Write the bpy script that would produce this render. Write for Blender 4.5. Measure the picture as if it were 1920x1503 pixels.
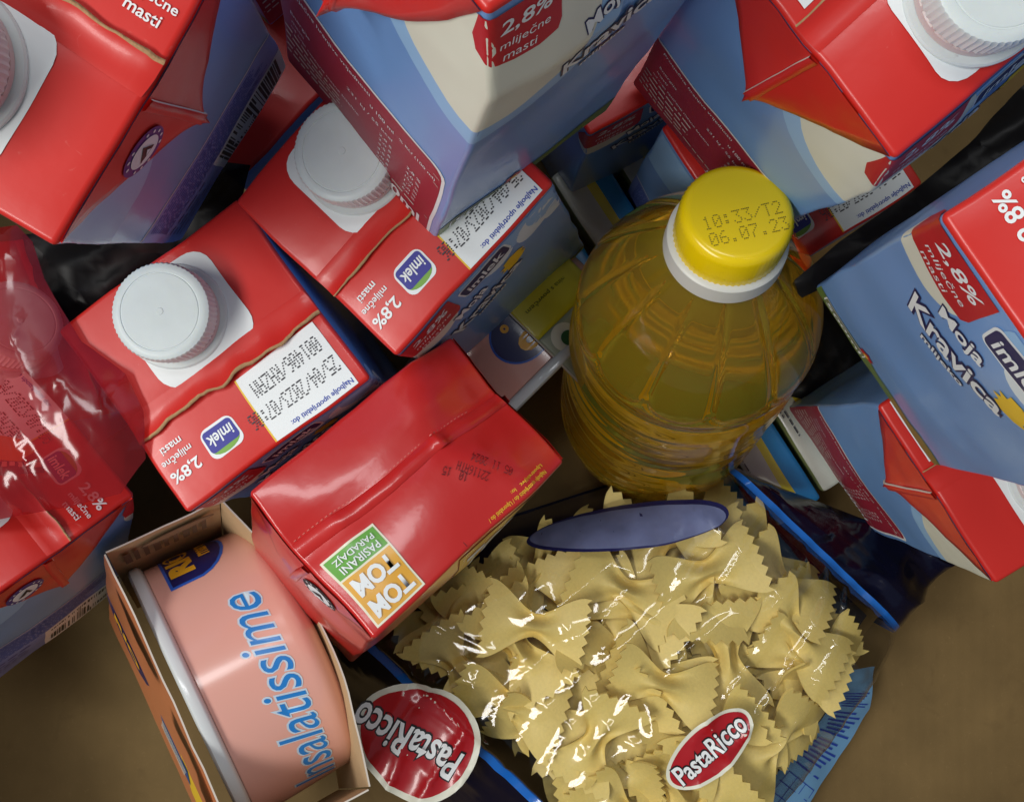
import bpy, bmesh, math, random
from mathutils import Vector, Matrix, Quaternion, noise

# ------------------------------------------------------------------ camera, world, lamps, exposure
for o in list(bpy.data.objects):
    bpy.data.objects.remove(o)
S = bpy.context.scene
COL = S.collection
MM = 0.001
CAM_Z = 0.462                       # lens height above the box floor
cam_d = bpy.data.cameras.new('camera')
cam = bpy.data.objects.new('camera', cam_d)
COL.objects.link(cam)
cam.location = (0, 0, CAM_Z)
cam.rotation_euler = (0, 0, 0)      # looking straight down into the box
cam_d.sensor_width = 36.0
cam_d.lens = 36.0 * 1900 / 1920
cam_d.clip_start = 0.005
cam_d.clip_end = 50
S.camera = cam

wd = bpy.data.worlds.new('World')
S.world = wd
wd.use_nodes = True
bg = wd.node_tree.nodes['Background']
bg.inputs[0].default_value = (0.80, 0.90, 1.0, 1)
bg.inputs[1].default_value = 0.17

def lamp(name, loc, target, size, size_y, power, color):
    d = bpy.data.lights.new(name, 'AREA')
    d.shape = 'RECTANGLE'
    d.size = size
    d.size_y = size_y
    d.energy = power
    d.color = color
    o = bpy.data.objects.new(name, d)
    COL.objects.link(o)
    o.location = loc
    v = Vector(target) - Vector(loc)
    o.rotation_euler = v.to_track_quat('-Z', 'Y').to_euler()
    return o
lamp('ceiling_tube_lamp', (-0.66, -0.22, 1.15), (-0.1, 0, 0.1), 0.9, 0.22, 10.5, (1.0, 0.98, 0.94))
lamp('ceiling_tube_lamp', (-0.05, 0.62, 1.80), (0, 0, 0.1), 1.2, 0.22, 8.5, (0.97, 0.99, 1.0))

S.view_settings.view_transform = 'Standard'
S.view_settings.look = 'None'
S.view_settings.exposure = 0.0
S.view_settings.gamma = 1.0
S.render.engine = 'CYCLES'
S.cycles.use_denoising = True
S.cycles.max_bounces = 14
S.cycles.transparent_max_bounces = 24
S.cycles.transmission_bounces = 12
S.cycles.caustics_refractive = True
S.cycles.sample_clamp_indirect = 6.0

# ------------------------------------------------------------------ materials
MATS = {}
def srgb(r, g, b):
    f = lambda c: (c / 255 / 12.92) if c / 255 <= 0.04045 else ((c / 255 + 0.055) / 1.055) ** 2.4
    return (f(r), f(g), f(b), 1)
def mat(name, col, rough=0.35, coat=0.0, bump=0.0, bscale=60.0, var=0.0, spec=0.5, sss=0.0, trans=0.0):
    if name in MATS:
        return MATS[name]
    m = bpy.data.materials.new(name)
    m.use_nodes = True
    nt = m.node_tree
    p = nt.nodes['Principled BSDF']
    p.inputs['Base Color'].default_value = col
    p.inputs['Roughness'].default_value = rough
    p.inputs['Coat Weight'].default_value = coat
    p.inputs['Coat Roughness'].default_value = 0.12
    p.inputs['Specular IOR Level'].default_value = spec
    if sss:
        p.inputs['Subsurface Weight'].default_value = sss
        p.inputs['Subsurface Radius'].default_value = (0.004, 0.003, 0.0015)
    if trans:
        p.inputs['Transmission Weight'].default_value = trans
    if bump or var:
        tc = nt.nodes.new('ShaderNodeTexCoord')
        nz = nt.nodes.new('ShaderNodeTexNoise')
        nz.inputs['Scale'].default_value = bscale
        nz.inputs['Detail'].default_value = 5
        nt.links.new(tc.outputs['Object'], nz.inputs['Vector'])
        if bump:
            b = nt.nodes.new('ShaderNodeBump')
            b.inputs['Strength'].default_value = bump
            b.inputs['Distance'].default_value = 0.001
            nt.links.new(nz.outputs['Fac'], b.inputs['Height'])
            nt.links.new(b.outputs['Normal'], p.inputs['Normal'])
            if coat:
                nt.links.new(b.outputs['Normal'], p.inputs['Coat Normal'])
        if var:
            mx = nt.nodes.new('ShaderNodeMix')
            mx.data_type = 'RGBA'
            mx.inputs['A'].default_value = tuple(c * (1 - var) for c in col[:3]) + (1,)
            mx.inputs['B'].default_value = tuple(min(1, c * (1 + var)) for c in col[:3]) + (1,)
            nt.links.new(nz.outputs['Fac'], mx.inputs['Factor'])
            nt.links.new(mx.outputs['Result'], p.inputs['Base Color'])
    MATS[name] = m
    return m
def film_mat(name, tint, gloss=0.10, rough=0.06, diffuse=None, dfac=0.0, bump=0.25, bscale=70):
    """thin plastic film: see-through tint, Fresnel gloss, optional printed pigment"""
    if name in MATS:
        return MATS[name]
    m = bpy.data.materials.new(name)
    m.use_nodes = True
    nt = m.node_tree
    nt.nodes.clear()
    out = nt.nodes.new('ShaderNodeOutputMaterial')
    tr = nt.nodes.new('ShaderNodeBsdfTransparent')
    tr.inputs[0].default_value = tint
    gl = nt.nodes.new('ShaderNodeBsdfGlossy')
    gl.inputs['Roughness'].default_value = rough
    tc = nt.nodes.new('ShaderNodeTexCoord')
    nz = nt.nodes.new('ShaderNodeTexNoise')
    nz.inputs['Scale'].default_value = bscale
    nz.inputs['Detail'].default_value = 3
    nz.inputs['Distortion'].default_value = 0.8
    nt.links.new(tc.outputs['Object'], nz.inputs['Vector'])
    b = nt.nodes.new('ShaderNodeBump')
    b.inputs['Strength'].default_value = bump
    b.inputs['Distance'].default_value = 0.002
    nt.links.new(nz.outputs['Fac'], b.inputs['Height'])
    nt.links.new(b.outputs['Normal'], gl.inputs['Normal'])
    lw = nt.nodes.new('ShaderNodeLayerWeight')
    lw.inputs['Blend'].default_value = 0.5
    nt.links.new(b.outputs['Normal'], lw.inputs['Normal'])
    pw = nt.nodes.new('ShaderNodeMath')
    pw.operation = 'POWER'
    pw.inputs[1].default_value = 4.0
    nt.links.new(lw.outputs['Facing'], pw.inputs[0])
    mp = nt.nodes.new('ShaderNodeMath')
    mp.operation = 'MULTIPLY_ADD'
    mp.inputs[1].default_value = 0.85
    mp.inputs[2].default_value = 0.05 + gloss
    nt.links.new(pw.outputs[0], mp.inputs[0])
    base = tr
    if diffuse:
        df = nt.nodes.new('ShaderNodeBsdfDiffuse')
        df.inputs[0].default_value = diffuse
        mx = nt.nodes.new('ShaderNodeMixShader')
        mx.inputs[0].default_value = dfac
        nt.links.new(tr.outputs[0], mx.inputs[1])
        nt.links.new(df.outputs[0], mx.inputs[2])
        base = mx
    mx2 = nt.nodes.new('ShaderNodeMixShader')
    nt.links.new(mp.outputs[0], mx2.inputs[0])
    nt.links.new(base.outputs[0], mx2.inputs[1])
    nt.links.new(gl.outputs[0], mx2.inputs[2])
    nt.links.new(mx2.outputs[0], out.inputs[0])
    MATS[name] = m
    return m

RED = mat('carton_red', srgb(208, 42, 34), 0.36, 0.15, 0.14, 70)
SKY = mat('carton_sky', srgb(118, 162, 220), 0.36, 0.3, 0.08, 45, 0.05)
SKY_L = mat('carton_sky_light', srgb(150, 192, 232), 0.45, 0.05)
CLOUD = mat('carton_cloud', srgb(222, 232, 236), 0.45, 0.05)
CREAM = mat('carton_cream', srgb(226, 226, 208), 0.45, 0.05)
DKRED = mat('panel_dark_red', srgb(158, 40, 58), 0.45, 0.05)
BADGE = mat('badge_red', srgb(190, 28, 40), 0.45, 0.05)
LAV = mat('panel_lavender', srgb(120, 138, 206), 0.45, 0.05)
WHITE = mat('print_white', srgb(236, 240, 240), 0.45, 0.05)
INK = mat('ink_black', srgb(24, 22, 26), 0.5)
DOTINK = mat('dot_ink', srgb(62, 60, 66), 0.6)
NAVY = mat('print_navy', srgb(44, 44, 148), 0.45, 0.05)
DNAVY = mat('print_deep_navy', srgb(34, 34, 88), 0.45, 0.05)
BLUEINK = mat('ink_blue', srgb(40, 70, 170), 0.5)
GREEN = mat('print_green', srgb(120, 170, 60), 0.45)
GRASS = mat('print_grass', srgb(104, 128, 62), 0.45, 0.2, 0, 300, 0.3)
YEL = mat('print_yellow', srgb(238, 196, 52), 0.42)
PURPLE = mat('print_purple', srgb(66, 40, 128), 0.42)
EDGE = mat('paper_edge', srgb(176, 138, 98), 0.85, 0, 0.4, 900, 0.25)
PAPERW = mat('paper_edge_white', srgb(214, 205, 192), 0.8)
CAPW = mat('cap_white', srgb(216, 224, 223), 0.40, 0, 0.10, 160, 0.07, 0.5, 0.15)
BAND = mat('cap_band', srgb(214, 196, 194), 0.3, 0, 0.05, 300, 0.05, 0.5, 0.3)  # pinkish tint carries the red reflected from the carton top
CARD = mat('corrugated_cardboard', srgb(122, 100, 64), 0.85, 0, 0.25, 34, 0.30, 0.2)
def flutes(m):
    nt = m.node_tree
    tc = nt.nodes.new('ShaderNodeTexCoord')
    wv = nt.nodes.new('ShaderNodeTexWave')
    wv.inputs['Scale'].default_value = 55
    wv.inputs['Distortion'].default_value = 1.2
    wv.inputs['Detail'].default_value = 2
    b = nt.nodes.new('ShaderNodeBump')
    b.inputs['Strength'].default_value = 0.04
    b.inputs['Distance'].default_value = 0.0012
    nt.links.new(tc.outputs['Object'], wv.inputs['Vector'])
    nt.links.new(wv.outputs['Fac'], b.inputs['Height'])
    p = nt.nodes['Principled BSDF']
    old = p.inputs['Normal'].links[0].from_socket
    nt.links.new(old, b.inputs['Normal'])
    nt.links.new(b.outputs['Normal'], p.inputs['Normal'])
flutes(CARD)
CARDIN = mat('sleeve_board_inside', srgb(196, 168, 128), 0.8, 0, 0.15, 500, 0.08, 0.2)
SALMON = mat('can_salmon', srgb(232, 174, 158), 0.20, 0.5, 0.02, 90)
ORANGE = mat('sleeve_orange', srgb(214, 130, 82), 0.42, 0.3)
ENAMEL = mat('can_rim_enamel', srgb(222, 228, 228), 0.2, 0.4)
CYAN = mat('lettering_blue', srgb(38, 132, 212), 0.35, 0.3)
GOLD = mat('lettering_gold', srgb(238, 176, 40), 0.4, 0.2)

def creases(m, scale=24.0, strength=0.16):
    """fine crumple lines of folded coated board"""
    nt = m.node_tree
    tc = nt.nodes.new('ShaderNodeTexCoord')
    nz = nt.nodes.new('ShaderNodeTexNoise')
    nz.noise_type = 'RIDGED_MULTIFRACTAL'
    nz.inputs['Scale'].default_value = scale
    nz.inputs['Detail'].default_value = 3
    nz.inputs['Distortion'].default_value = 0.6
    b = nt.nodes.new('ShaderNodeBump')
    b.inputs['Strength'].default_value = strength
    b.inputs['Distance'].default_value = 0.0007
    nt.links.new(tc.outputs['Object'], nz.inputs['Vector'])
    nt.links.new(nz.outputs['Fac'], b.inputs['Height'])
    p = nt.nodes['Principled BSDF']
    if p.inputs['Normal'].links:
        nt.links.new(p.inputs['Normal'].links[0].from_socket, b.inputs['Normal'])
    nt.links.new(b.outputs['Normal'], p.inputs['Normal'])
    nt.links.new(b.outputs['Normal'], p.inputs['Coat Normal'])
def scuffs(m, tone, scale=240.0, lo=0.70, hi=0.80, amount=0.35):
    """sparse pale rub marks and specks on printed board"""
    nt = m.node_tree
    p = nt.nodes['Principled BSDF']
    tc = nt.nodes.new('ShaderNodeTexCoord')
    nz = nt.nodes.new('ShaderNodeTexNoise')
    nz.inputs['Scale'].default_value = scale
    nz.inputs['Detail'].default_value = 6
    nz.inputs['Distortion'].default_value = 1.5
    nt.links.new(tc.outputs['Object'], nz.inputs['Vector'])
    mr = nt.nodes.new('ShaderNodeMapRange')
    mr.inputs['From Min'].default_value = lo
    mr.inputs['From Max'].default_value = hi
    mr.inputs['To Max'].default_value = amount
    nt.links.new(nz.outputs['Fac'], mr.inputs['Value'])
    mx = nt.nodes.new('ShaderNodeMix')
    mx.data_type = 'RGBA'
    src = p.inputs['Base Color']
    if src.links:
        nt.links.new(src.links[0].from_socket, mx.inputs['A'])
    else:
        mx.inputs['A'].default_value = src.default_value
    mx.inputs['B'].default_value = tone
    nt.links.new(mr.outputs['Result'], mx.inputs['Factor'])
    nt.links.new(mx.outputs['Result'], src)
for m in (RED, SKY):
    creases(m)
scuffs(RED, srgb(236, 150, 140))
scuffs(CAPW, srgb(120, 112, 100), 180, 0.68, 0.78, 0.5)
scuffs(CARD, srgb(92, 73, 46), 60, 0.60, 0.80, 0.3)
scuffs(CARD, srgb(164, 138, 98), 700, 0.62, 0.78, 0.3)

# ------------------------------------------------------------------ object helpers
def link(name, me, m, parent=None, smooth=True, sharp=None):
    o = bpy.data.objects.new(name, me)
    COL.objects.link(o)
    if m is not None:
        for x in (m if isinstance(m, (list, tuple)) else [m]):
            me.materials.append(x)
    if smooth and me.polygons:
        me.polygons.foreach_set('use_smooth', [True] * len(me.polygons))
        if sharp:
            me.set_sharp_from_angle(angle=math.radians(sharp))
    if parent is not None:
        o.parent = parent
    return o
def mesh(name, verts, faces, m, parent=None, smooth=True, mi=None, sharp=None):
    me = bpy.data.meshes.new(name)
    me.from_pydata([tuple(v) for v in verts], [], faces)
    me.update()
    o = link(name, me, m, parent, smooth, sharp)
    if mi:
        me.polygons.foreach_set('material_index', mi)
    return o
def thing(name, label, cat, group=None, loc=None, quat=None):
    o = bpy.data.objects.new(name, None)
    o.empty_display_size = 0.01
    COL.objects.link(o)
    tag(o, label, cat, group)
    if loc is not None:
        o.location = loc
    if quat is not None:
        o.rotation_mode = 'QUATERNION'
        o.rotation_quaternion = quat
    return o
def tag(o, label, cat, group=None, kind=None):
    o['label'] = label
    o['category'] = cat
    if group:
        o['group'] = group
    if kind:
        o['kind'] = kind

# 2-D shapes (mm)
def rrect(w, h, r, cx=0, cy=0, n=5):
    pts = []
    for sx, sy, a0 in ((1, 1, 0), (-1, 1, 90), (-1, -1, 180), (1, -1, 270)):
        for i in range(n + 1):
            a = math.radians(a0 + 90 * i / n)
            pts.append((cx + sx * (w / 2 - r) + r * math.cos(a), cy + sy * (h / 2 - r) + r * math.sin(a)))
    return pts
def rect(x0, y0, x1, y1):
    return [(x0, y0), (x1, y0), (x1, y1), (x0, y1)]
def disc(r, cx=0, cy=0, n=32, ry=None, a0=0, a1=360):
    ry = ry or r
    full = a1 - a0 >= 360
    k = n if full else n + 1
    return [(cx + r * math.cos(math.radians(a0 + (a1 - a0) * i / n)), cy + ry * math.sin(math.radians(a0 + (a1 - a0) * i / n))) for i in range(k)]
def xf(pts, cx=0, cy=0, rot=0, sx=1, sy=None):
    sy = sx if sy is None else sy
    c, s = math.cos(math.radians(rot)), math.sin(math.radians(rot))
    return [(cx + c * x * sx - s * y * sy, cy + s * x * sx + c * y * sy) for x, y in pts]
def polymesh(polys, grid=5.0):
    """polygons -> (verts2d, faces) cut on a grid so that they can follow a curved surface"""
    bm = bmesh.new()
    for pts in polys:
        vs = [bm.verts.new((x, y, 0)) for x, y in pts]
        bm.faces.new(vs)
    bmesh.ops.triangulate(bm, faces=bm.faces[:])
    if grid:
        xs = [v.co.x for v in bm.verts]
        ys = [v.co.y for v in bm.verts]
        for lo, hi, ax in ((min(xs), max(xs), 0), (min(ys), max(ys), 1)):
            k = math.ceil(lo / grid) * grid
            while k < hi:
                co = [0, 0, 0]
                no = [0, 0, 0]
                co[ax] = k
                no[ax] = 1
                bmesh.ops.bisect_plane(bm, geom=bm.verts[:] + bm.edges[:] + bm.faces[:], dist=1e-5, plane_co=co, plane_no=no)
                k += grid
    bm.normal_update()
    for f in bm.faces:
        if f.normal.z < 0:
            f.normal_flip()
    bm.verts.index_update()
    V = [(v.co.x, v.co.y) for v in bm.verts]
    F = [tuple(v.index for v in f.verts) for f in bm.faces]
    bm.free()
    return V, F
TXT = {}
def text2d(s, bold=0.0, shear=0.0, space=1.0):
    key = (s, bold, shear, space)
    if key in TXT:
        return TXT[key]
    c = bpy.data.curves.new('t', 'FONT')
    c.body = s
    c.size = 1.0
    c.offset = bold
    c.shear = shear
    c.space_character = space
    c.resolution_u = 3
    o = bpy.data.objects.new('t', c)
    COL.objects.link(o)
    dg = bpy.context.evaluated_depsgraph_get()
    me = o.evaluated_get(dg).to_mesh()
    V = [(v.co.x, v.co.y) for v in me.vertices]
    F = [tuple(p.vertices) for p in me.polygons]
    o.evaluated_get(dg).to_mesh_clear()
    bpy.data.objects.remove(o)
    bpy.data.curves.remove(c)
    xs = [v[0] for v in V]
    ys = [v[1] for v in V]
    x0, x1, y0, y1 = min(xs), max(xs), min(ys), max(ys)
    V = [((x - (x0 + x1) / 2), (y - (y0 + y1) / 2)) for x, y in V]
    TXT[key] = (V, F, x1 - x0, y1 - y0)
    return TXT[key]
def text(s, w, h, cx=0, cy=0, rot=0, bold=0.0, shear=0.0, grow=0.0, space=1.0):
    """text fitted into w x h mm, centred"""
    V, F, tw, th = text2d(s, bold + grow, shear, space)
    V0, F0, tw0, th0 = text2d(s, bold, shear, space)
    return xf(V, cx, cy, rot, w / tw0, h / th0), F
def join2d(parts):
    V, F = [], []
    for v, f in parts:
        n = len(V)
        V += v
        F += [tuple(i + n for i in q) for q in f]
    return V, F
def bars2d(rects):
    V, F = [], []
    for x0, y0, x1, y1 in rects:
        n = len(V)
        V += [(x0, y0), (x1, y0), (x1, y1), (x0, y1)]
        F.append((n, n + 1, n + 2, n + 3))
    return V, F
def greek(x0, x1, y1, lines, pitch, thick, seed, minw=1.2, maxw=4.5, gap=0.7):
    """rows of tiny illegible print"""
    rnd = random.Random(seed)
    R = []
    for i in range(lines):
        y = y1 - i * pitch
        x = x0
        end = x1 - (rnd.random() * 0.25 * (x1 - x0))
        while x < end:
            w = min(rnd.uniform(minw, maxw), end - x)
            R.append((x, y - thick, x + w, y))
            x += w + gap
    return bars2d(R)

class Surface:
    """something that decals can be laid on: pos(u, v, off) -> local point in mm"""
    def __init__(self, root):
        self.root = root
    def pos(self, face, u, v, off):
        raise NotImplementedError
    def lay(self, name, face, vf, off, m, parent=None):
        V, F = vf
        return mesh(name, [self.pos(face, x, y, off) * MM for x, y in V], F, m, parent or self.root)
    def poly(self, name, face, polys, off, m, parent=None, grid=5.0):
        if polys and not isinstance(polys[0][0], (list, tuple)):
            polys = [polys]
        return self.lay(name, face, polymesh(polys, grid), off, m, parent)

DOTS = {'0': '0e11131519110e', '1': '040c040404040e', '2': '0e11010204081f', '3': '1f02040201110e', '4': '02060a121f0202', '5': '1f101e0101110e', '6': '0608101e11110e',
        '7': '1f010204080808', '8': '0e11110e11110e', '9': '0e11110f01020c', '/': '00010204081000', ':': '000c0c000c0c00', '.': '00000000000c0c', 'R': '1e11111e141211',
        'H': '1111111f111111', 'Z': '1f01020408101f', 'A': '0e11111f111111', 'N': '11191513111111', 'T': '1f040404040404', ' ': '00000000000000'}
def dotted(s, w, h, cx=0, cy=0, rot=0, dot=0.78):
    """ink-jet dot-matrix print, w x h mm, centred"""
    cols = len(s) * 6 - 1
    dx, dy = w / (cols - 1), h / 6
    r = dot * min(dx, dy)
    V, F = [], []
    for i, ch in enumerate(s):
        hx = DOTS[ch]
        for row in range(7):
            bits = int(hx[2 * row:2 * row + 2], 16)
            for c in range(5):
                if bits >> (4 - c) & 1:
                    x, y = (i * 6 + c) * dx - w / 2, h / 2 - row * dy
                    n = len(V)
                    V += [(x + r * math.cos(k * math.pi / 3), y + r * math.sin(k * math.pi / 3)) for k in range(6)]
                    F.append(tuple(range(n, n + 6)))
    return xf(V, cx, cy, rot), F

# ------------------------------------------------------------------ the cardboard box that holds everything
def board(name, x0, x1, y0, y1, z0, z1, m=None, parent=None):
    V = [(x, y, z) for x in (x0, x1) for y in (y0, y1) for z in (z0, z1)]
    F = [(0, 1, 3, 2), (4, 6, 7, 5), (0, 4, 5, 1), (2, 3, 7, 6), (0, 2, 6, 4), (1, 5, 7, 3)]
    return mesh(name, V, F, m or CARD, parent, False)
BX, BY, BH = 0.250, 0.232, 0.17
carton_box = thing('cardboard_box', 'open brown corrugated cardboard box holding all the groceries', 'box')
board('bottom_board', -BX, BX, -BY, BY, -0.004, 0.0, parent=carton_box)
board('side_board', -BX - 0.004, -BX, -BY, BY, 0, BH, parent=carton_box)
board('side_board', BX, BX + 0.004, -BY, BY, 0, BH, parent=carton_box)
board('end_board', -BX - 0.004, BX + 0.004, BY, BY + 0.004, 0, BH, parent=carton_box)
board('end_board', -BX - 0.004, BX + 0.004, -BY - 0.004, -BY, 0, BH, parent=carton_box)
tbl = board('floor', -1.2, 1.2, -1.2, 1.2, -0.03, -0.006, mat('room_floor', srgb(120, 116, 108), 0.7, 0, 0.1, 30, 0.1))
tbl['kind'] = 'structure'

POSE = {  # object: (x, y, z in mm from the lens axis, floor at -445), quaternion
    'A': ((-111.3, 91.1, -302.3), (0.9566, 0.0574, 0.0871, -0.2722)),
    'B': ((-16.8, 87.6, -280.5), (0.9386, -0.0086, 0.0934, 0.3319)),
    'C': ((83.6, 99.4, -329.8), (0.9384, 0.0382, -0.0038, 0.3435)),
    'D': ((-83.1, 9.1, -410.9), (0.3126, -0.0012, -0.0162, -0.9497)),
    'F': ((-15.5, 58.9, -400.0), (0.3921, 0.0676, -0.0189, -0.9172)),
    'E': ((133.6, 24.8, -298.4), (0.4733, -0.0514, -0.0308, 0.8787)),
    'O': ((160.5, -11.2, -426.1), (0.9578, -0.0118, -0.0274, 0.2857)),
    'M': ((-204.2, -70.7, -408.8), (0.8751, -0.2563, 0.0877, -0.4010)),
    'G': ((-48.8, -51.5, -379.0), (0.9168, -0.1067, 0.1576, 0.3511)),
    'H': ((-89.5, -84.6, -324.9), (0.8349, -0.2176, 0.0122, -0.5055)),
    'L': ((-236.8, -15.9, -414.3), (0.7483, -0.3522, 0.2034, -0.5240)),
    'Q': ((37.1, 131.1, -462.0), (0.9659, 0.0000, 0.0000, 0.2588)),
    'R': ((93.0, 81.6, -462.0), (0.2840, 0.0000, 0.0000, -0.9588)),
    'S': ((-77.8, 166.0, -330.0), (0.3827, 0.0000, 0.0000, 0.9239)),
    'U': ((-92.5, 117.0, -462.0), (0.9205, 0.0000, 0.0000, 0.3907)),
}

def pose(k):
    t, q = POSE[k]
    return Vector((t[0] * MM, t[1] * MM, t[2] * MM + CAM_Z)), Quaternion(q)

# ------------------------------------------------------------------ folded drink cartons
class Carton(Surface):
    def __init__(self, name, label, cat, group, key, ax, ay, h, ys, seed, bulge=1.6, dent=0.7, slant=0.0, body_mats=(None, None), bulge_top=1.2, extra=None):
        self.extra = extra
        loc, q = pose(key)
        super().__init__(thing(name, label, cat, group, loc, q))
        self.ax, self.ay, self.h, self.ys = ax, ay, h, ys
        self.seed, self.bulge, self.dent, self.slant, self.bt = seed, bulge, dent, slant, bulge_top
        self.r = 1.35
        self.rnd = random.Random(seed)
        self.make_body(body_mats)
    def side(self, s, v):
        """perimeter coordinate s (front centre = 0, growing to the carton's right) and height"""
        ax, ay = self.ax, self.ay
        per = 4 * ax + 4 * ay
        s = (s + ax) % per
        if s <= 2 * ax:
            return Vector((s - ax, -ay, v))
        s -= 2 * ax
        if s <= 2 * ay:
            return Vector((ax, s - ay, v))
        s -= 2 * ay
        if s <= 2 * ax:
            return Vector((ax - s, ay, v))
        s -= 2 * ax
        return Vector((-ax, ay - s, v))
    def pos(self, face, u, v, off):
        ax, ay = self.ax, self.ay
        if face == 'top':
            p = Vector((u, v, self.h))
        elif face == 'front':
            p = self.side(u, v)
        elif face == 'right':
            p = self.side(u + ax + ay, v)
        elif face == 'back':
            p = self.side(u + 2 * ax + 2 * ay, v)
        else:
            p = self.side(u - ax - ay, v)
        return self.warp(p, off)
    def warp(self, p, off=0.0):
        ax, ay, h, r = self.ax, self.ay, self.h, self.r
        inn = Vector((max(-ax + r, min(ax - r, p.x)), max(-ay + r, min(ay - r, p.y)), max(r, min(h - r, p.z))))
        d = p - inn
        if d.length > 1e-6:
            d.normalize()
        q = inn + d * (r + off)
        ex, ey, ez = (max(0, 1 - (inn.x / ax) ** 2), max(0, 1 - (inn.y / ay) ** 2), max(0, 1 - (2 * inn.z / h - 1) ** 4))
        q.x += self.bulge * (inn.x / ax) ** 3 * ey * ez
        q.y += self.bulge * (inn.y / ay) ** 3 * ex * ez
        t = max(0, inn.z / h) ** 6
        q.z += self.bt * t * ex * ey
        # the folded top dips towards the seam and its cap half falls a little to the front
        q.z -= t * 1.2 * math.exp(-((inn.y - self.ys) / 4.0) ** 2)
        if self.slant and inn.y < 0:
            k = max(0, (inn.z - (h - 24)) / 24)
            q.y += self.slant * k * (-inn.y / ay)
        if self.extra:
            q.z += self.extra(inn) * t
        nv = noise.noise_vector(Vector((inn.x, inn.y, inn.z)) / 26 + Vector((self.seed * 7.3, self.seed * 1.7, 0)))
        q += nv * self.dent
        nv = noise.noise_vector(Vector((inn.x, inn.y, inn.z)) / 9 + Vector((self.seed * 3.3, 0, self.seed * 2.7)))
        q += nv * self.dent * 0.22
        return q
    def ticks(self, a, n):
        r = self.r
        L = [-a, -a + r * 0.35, -a + r * 0.7, -a + r]
        mid = [(-a + r) + (2 * a - 2 * r) * i / n for i in range(1, n)]
        return L + mid + [-x for x in reversed(L)]
    def make_body(self, mats):
        ax, ay, h, r = self.ax, self.ay, self.h, self.r
        X, Y = self.ticks(ax, 14), self.ticks(ay, 14)
        Z = [z + h / 2 for z in self.ticks(h / 2, 24)]
        idx, V, F, MI = {}, [], [], []
        def vid(p):
            k = (round(p[0], 3), round(p[1], 3), round(p[2], 3))
            if k not in idx:
                idx[k] = len(V)
                V.append(self.warp(Vector(p)) * MM)
            return idx[k]
        def sheet(A, B, fn, flip, red):
            for i in range(len(A) - 1):
                for j in range(len(B) - 1):
                    q = [fn(A[i], B[j]), fn(A[i + 1], B[j]), fn(A[i + 1], B[j + 1]), fn(A[i], B[j + 1])]
                    f = [vid(c) for c in q]
                    F.append(tuple(reversed(f)) if flip else tuple(f))
                    zz = sum(c[2] for c in q) / 4
                    MI.append(1 if (red or zz > h - r * 0.9) else 0)
        sheet(X, Y, lambda a, b: (a, b, h), False, True)
        sheet(X, Y, lambda a, b: (a, b, 0), True, False)
        sheet(X, Z, lambda a, b: (a, -ay, b), False, False)
        sheet(X, Z, lambda a, b: (a, ay, b), True, False)
        sheet(Y, Z, lambda a, b: (-ax, a, b), True, False)
        sheet(Y, Z, lambda a, b: (ax, a, b), False, False)
        mesh('body', V, F, list(mats), self.root, True, MI)
    def fin(self, m=RED, wave=1.0, wide=6.0, x0=None, x1=None):
        """the sealed seam, folded flat towards the back with its raw board edge showing"""
        ax, ys = self.ax, self.ys
        x0 = -ax + 0.5 if x0 is None else x0
        x1 = ax - 0.5 if x1 is None else x1
        n = 44
        V, F, MI = [], [], []
        for i in range(n + 1):
            x = x0 + (x1 - x0) * i / n
            e = 1 - abs(2 * i / n - 1) ** 3
            w1 = noise.noise(Vector((x / 7, self.seed * 3.1, 0))) * 1.1 * wave * e + noise.noise(Vector((x / 1.7, self.seed * 5.1, 0))) * 0.18 * wave
            w2 = (0.5 + 0.5 * noise.noise(Vector((x / 11, self.seed * 2.2, 5)))) * 1.5 * wave * e
            ya, yb = ys - wide * 0.6, ys + wide * 0.4 + w1
            ew = (0.75 + 0.45 * noise.noise(Vector((x / 8, self.seed * 1.3, 9)))) * min(1.3, 0.35 + wave * 0.6)
            V += [self.pos('top', x, ya - 1.2, 0.05), self.pos('top', x, ya, 0.4), self.pos('top', x, ya + 0.8, 0.55), self.pos('top', x, (ya + yb) / 2, 0.75 + w2 * 0.35),
                  self.pos('top', x, yb, 1.0 + w2), self.pos('top', x, yb + ew * 0.25, 1.12 + w2), self.pos('top', x, yb + ew, 0.85 + w2 * 0.9), self.pos('top', x, yb + ew * 0.8 - 0.6, 0.1)]
            if i:
                b = 8 * i
                for k in range(7):
                    F.append((b - 8 + k, b + k, b + k + 1, b - 8 + k + 1))
                    MI.append(1 if k in (4, 5) else 0)
        mesh('seam_fin', [v * MM for v in V], F, [m, EDGE], self.root, True, MI)
    def ear(self, face, m=RED, depth=31.0, lift=1.0, edge=PAPERW, half=None):
        """corner flap folded down onto a side: a triangle hanging from the top edge"""
        n = 14
        half = half or (self.ay - 1.2)
        sg = 1 if face == 'right' else -1
        c = sg * self.ys * 0.6
        V, F, id_ = [], [], {}
        def P(i, j):
            t = i / n
            wdt = half * (1 - t) + 1.4 * t
            u = c * t + wdt * (2 * j / n - 1)
            v = self.h - 1.0 - depth * t
            off = 0.5 + lift * t * t * 3.0 * (0.35 + 0.65 * (1 - abs(2 * j / n - 1)))
            off += 0.25 * noise.noise(Vector((u / 6, v / 6, self.seed)))
            return u, v, off
        for layer in (0, 1):
            for i in range(n + 1):
                for j in range(n + 1):
                    u, v, off = P(i, j)
                    id_[(layer, i, j)] = len(V)
                    V.append(self.pos(face, u, v, off - 0.55 * layer) * MM)
        MI = []
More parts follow.
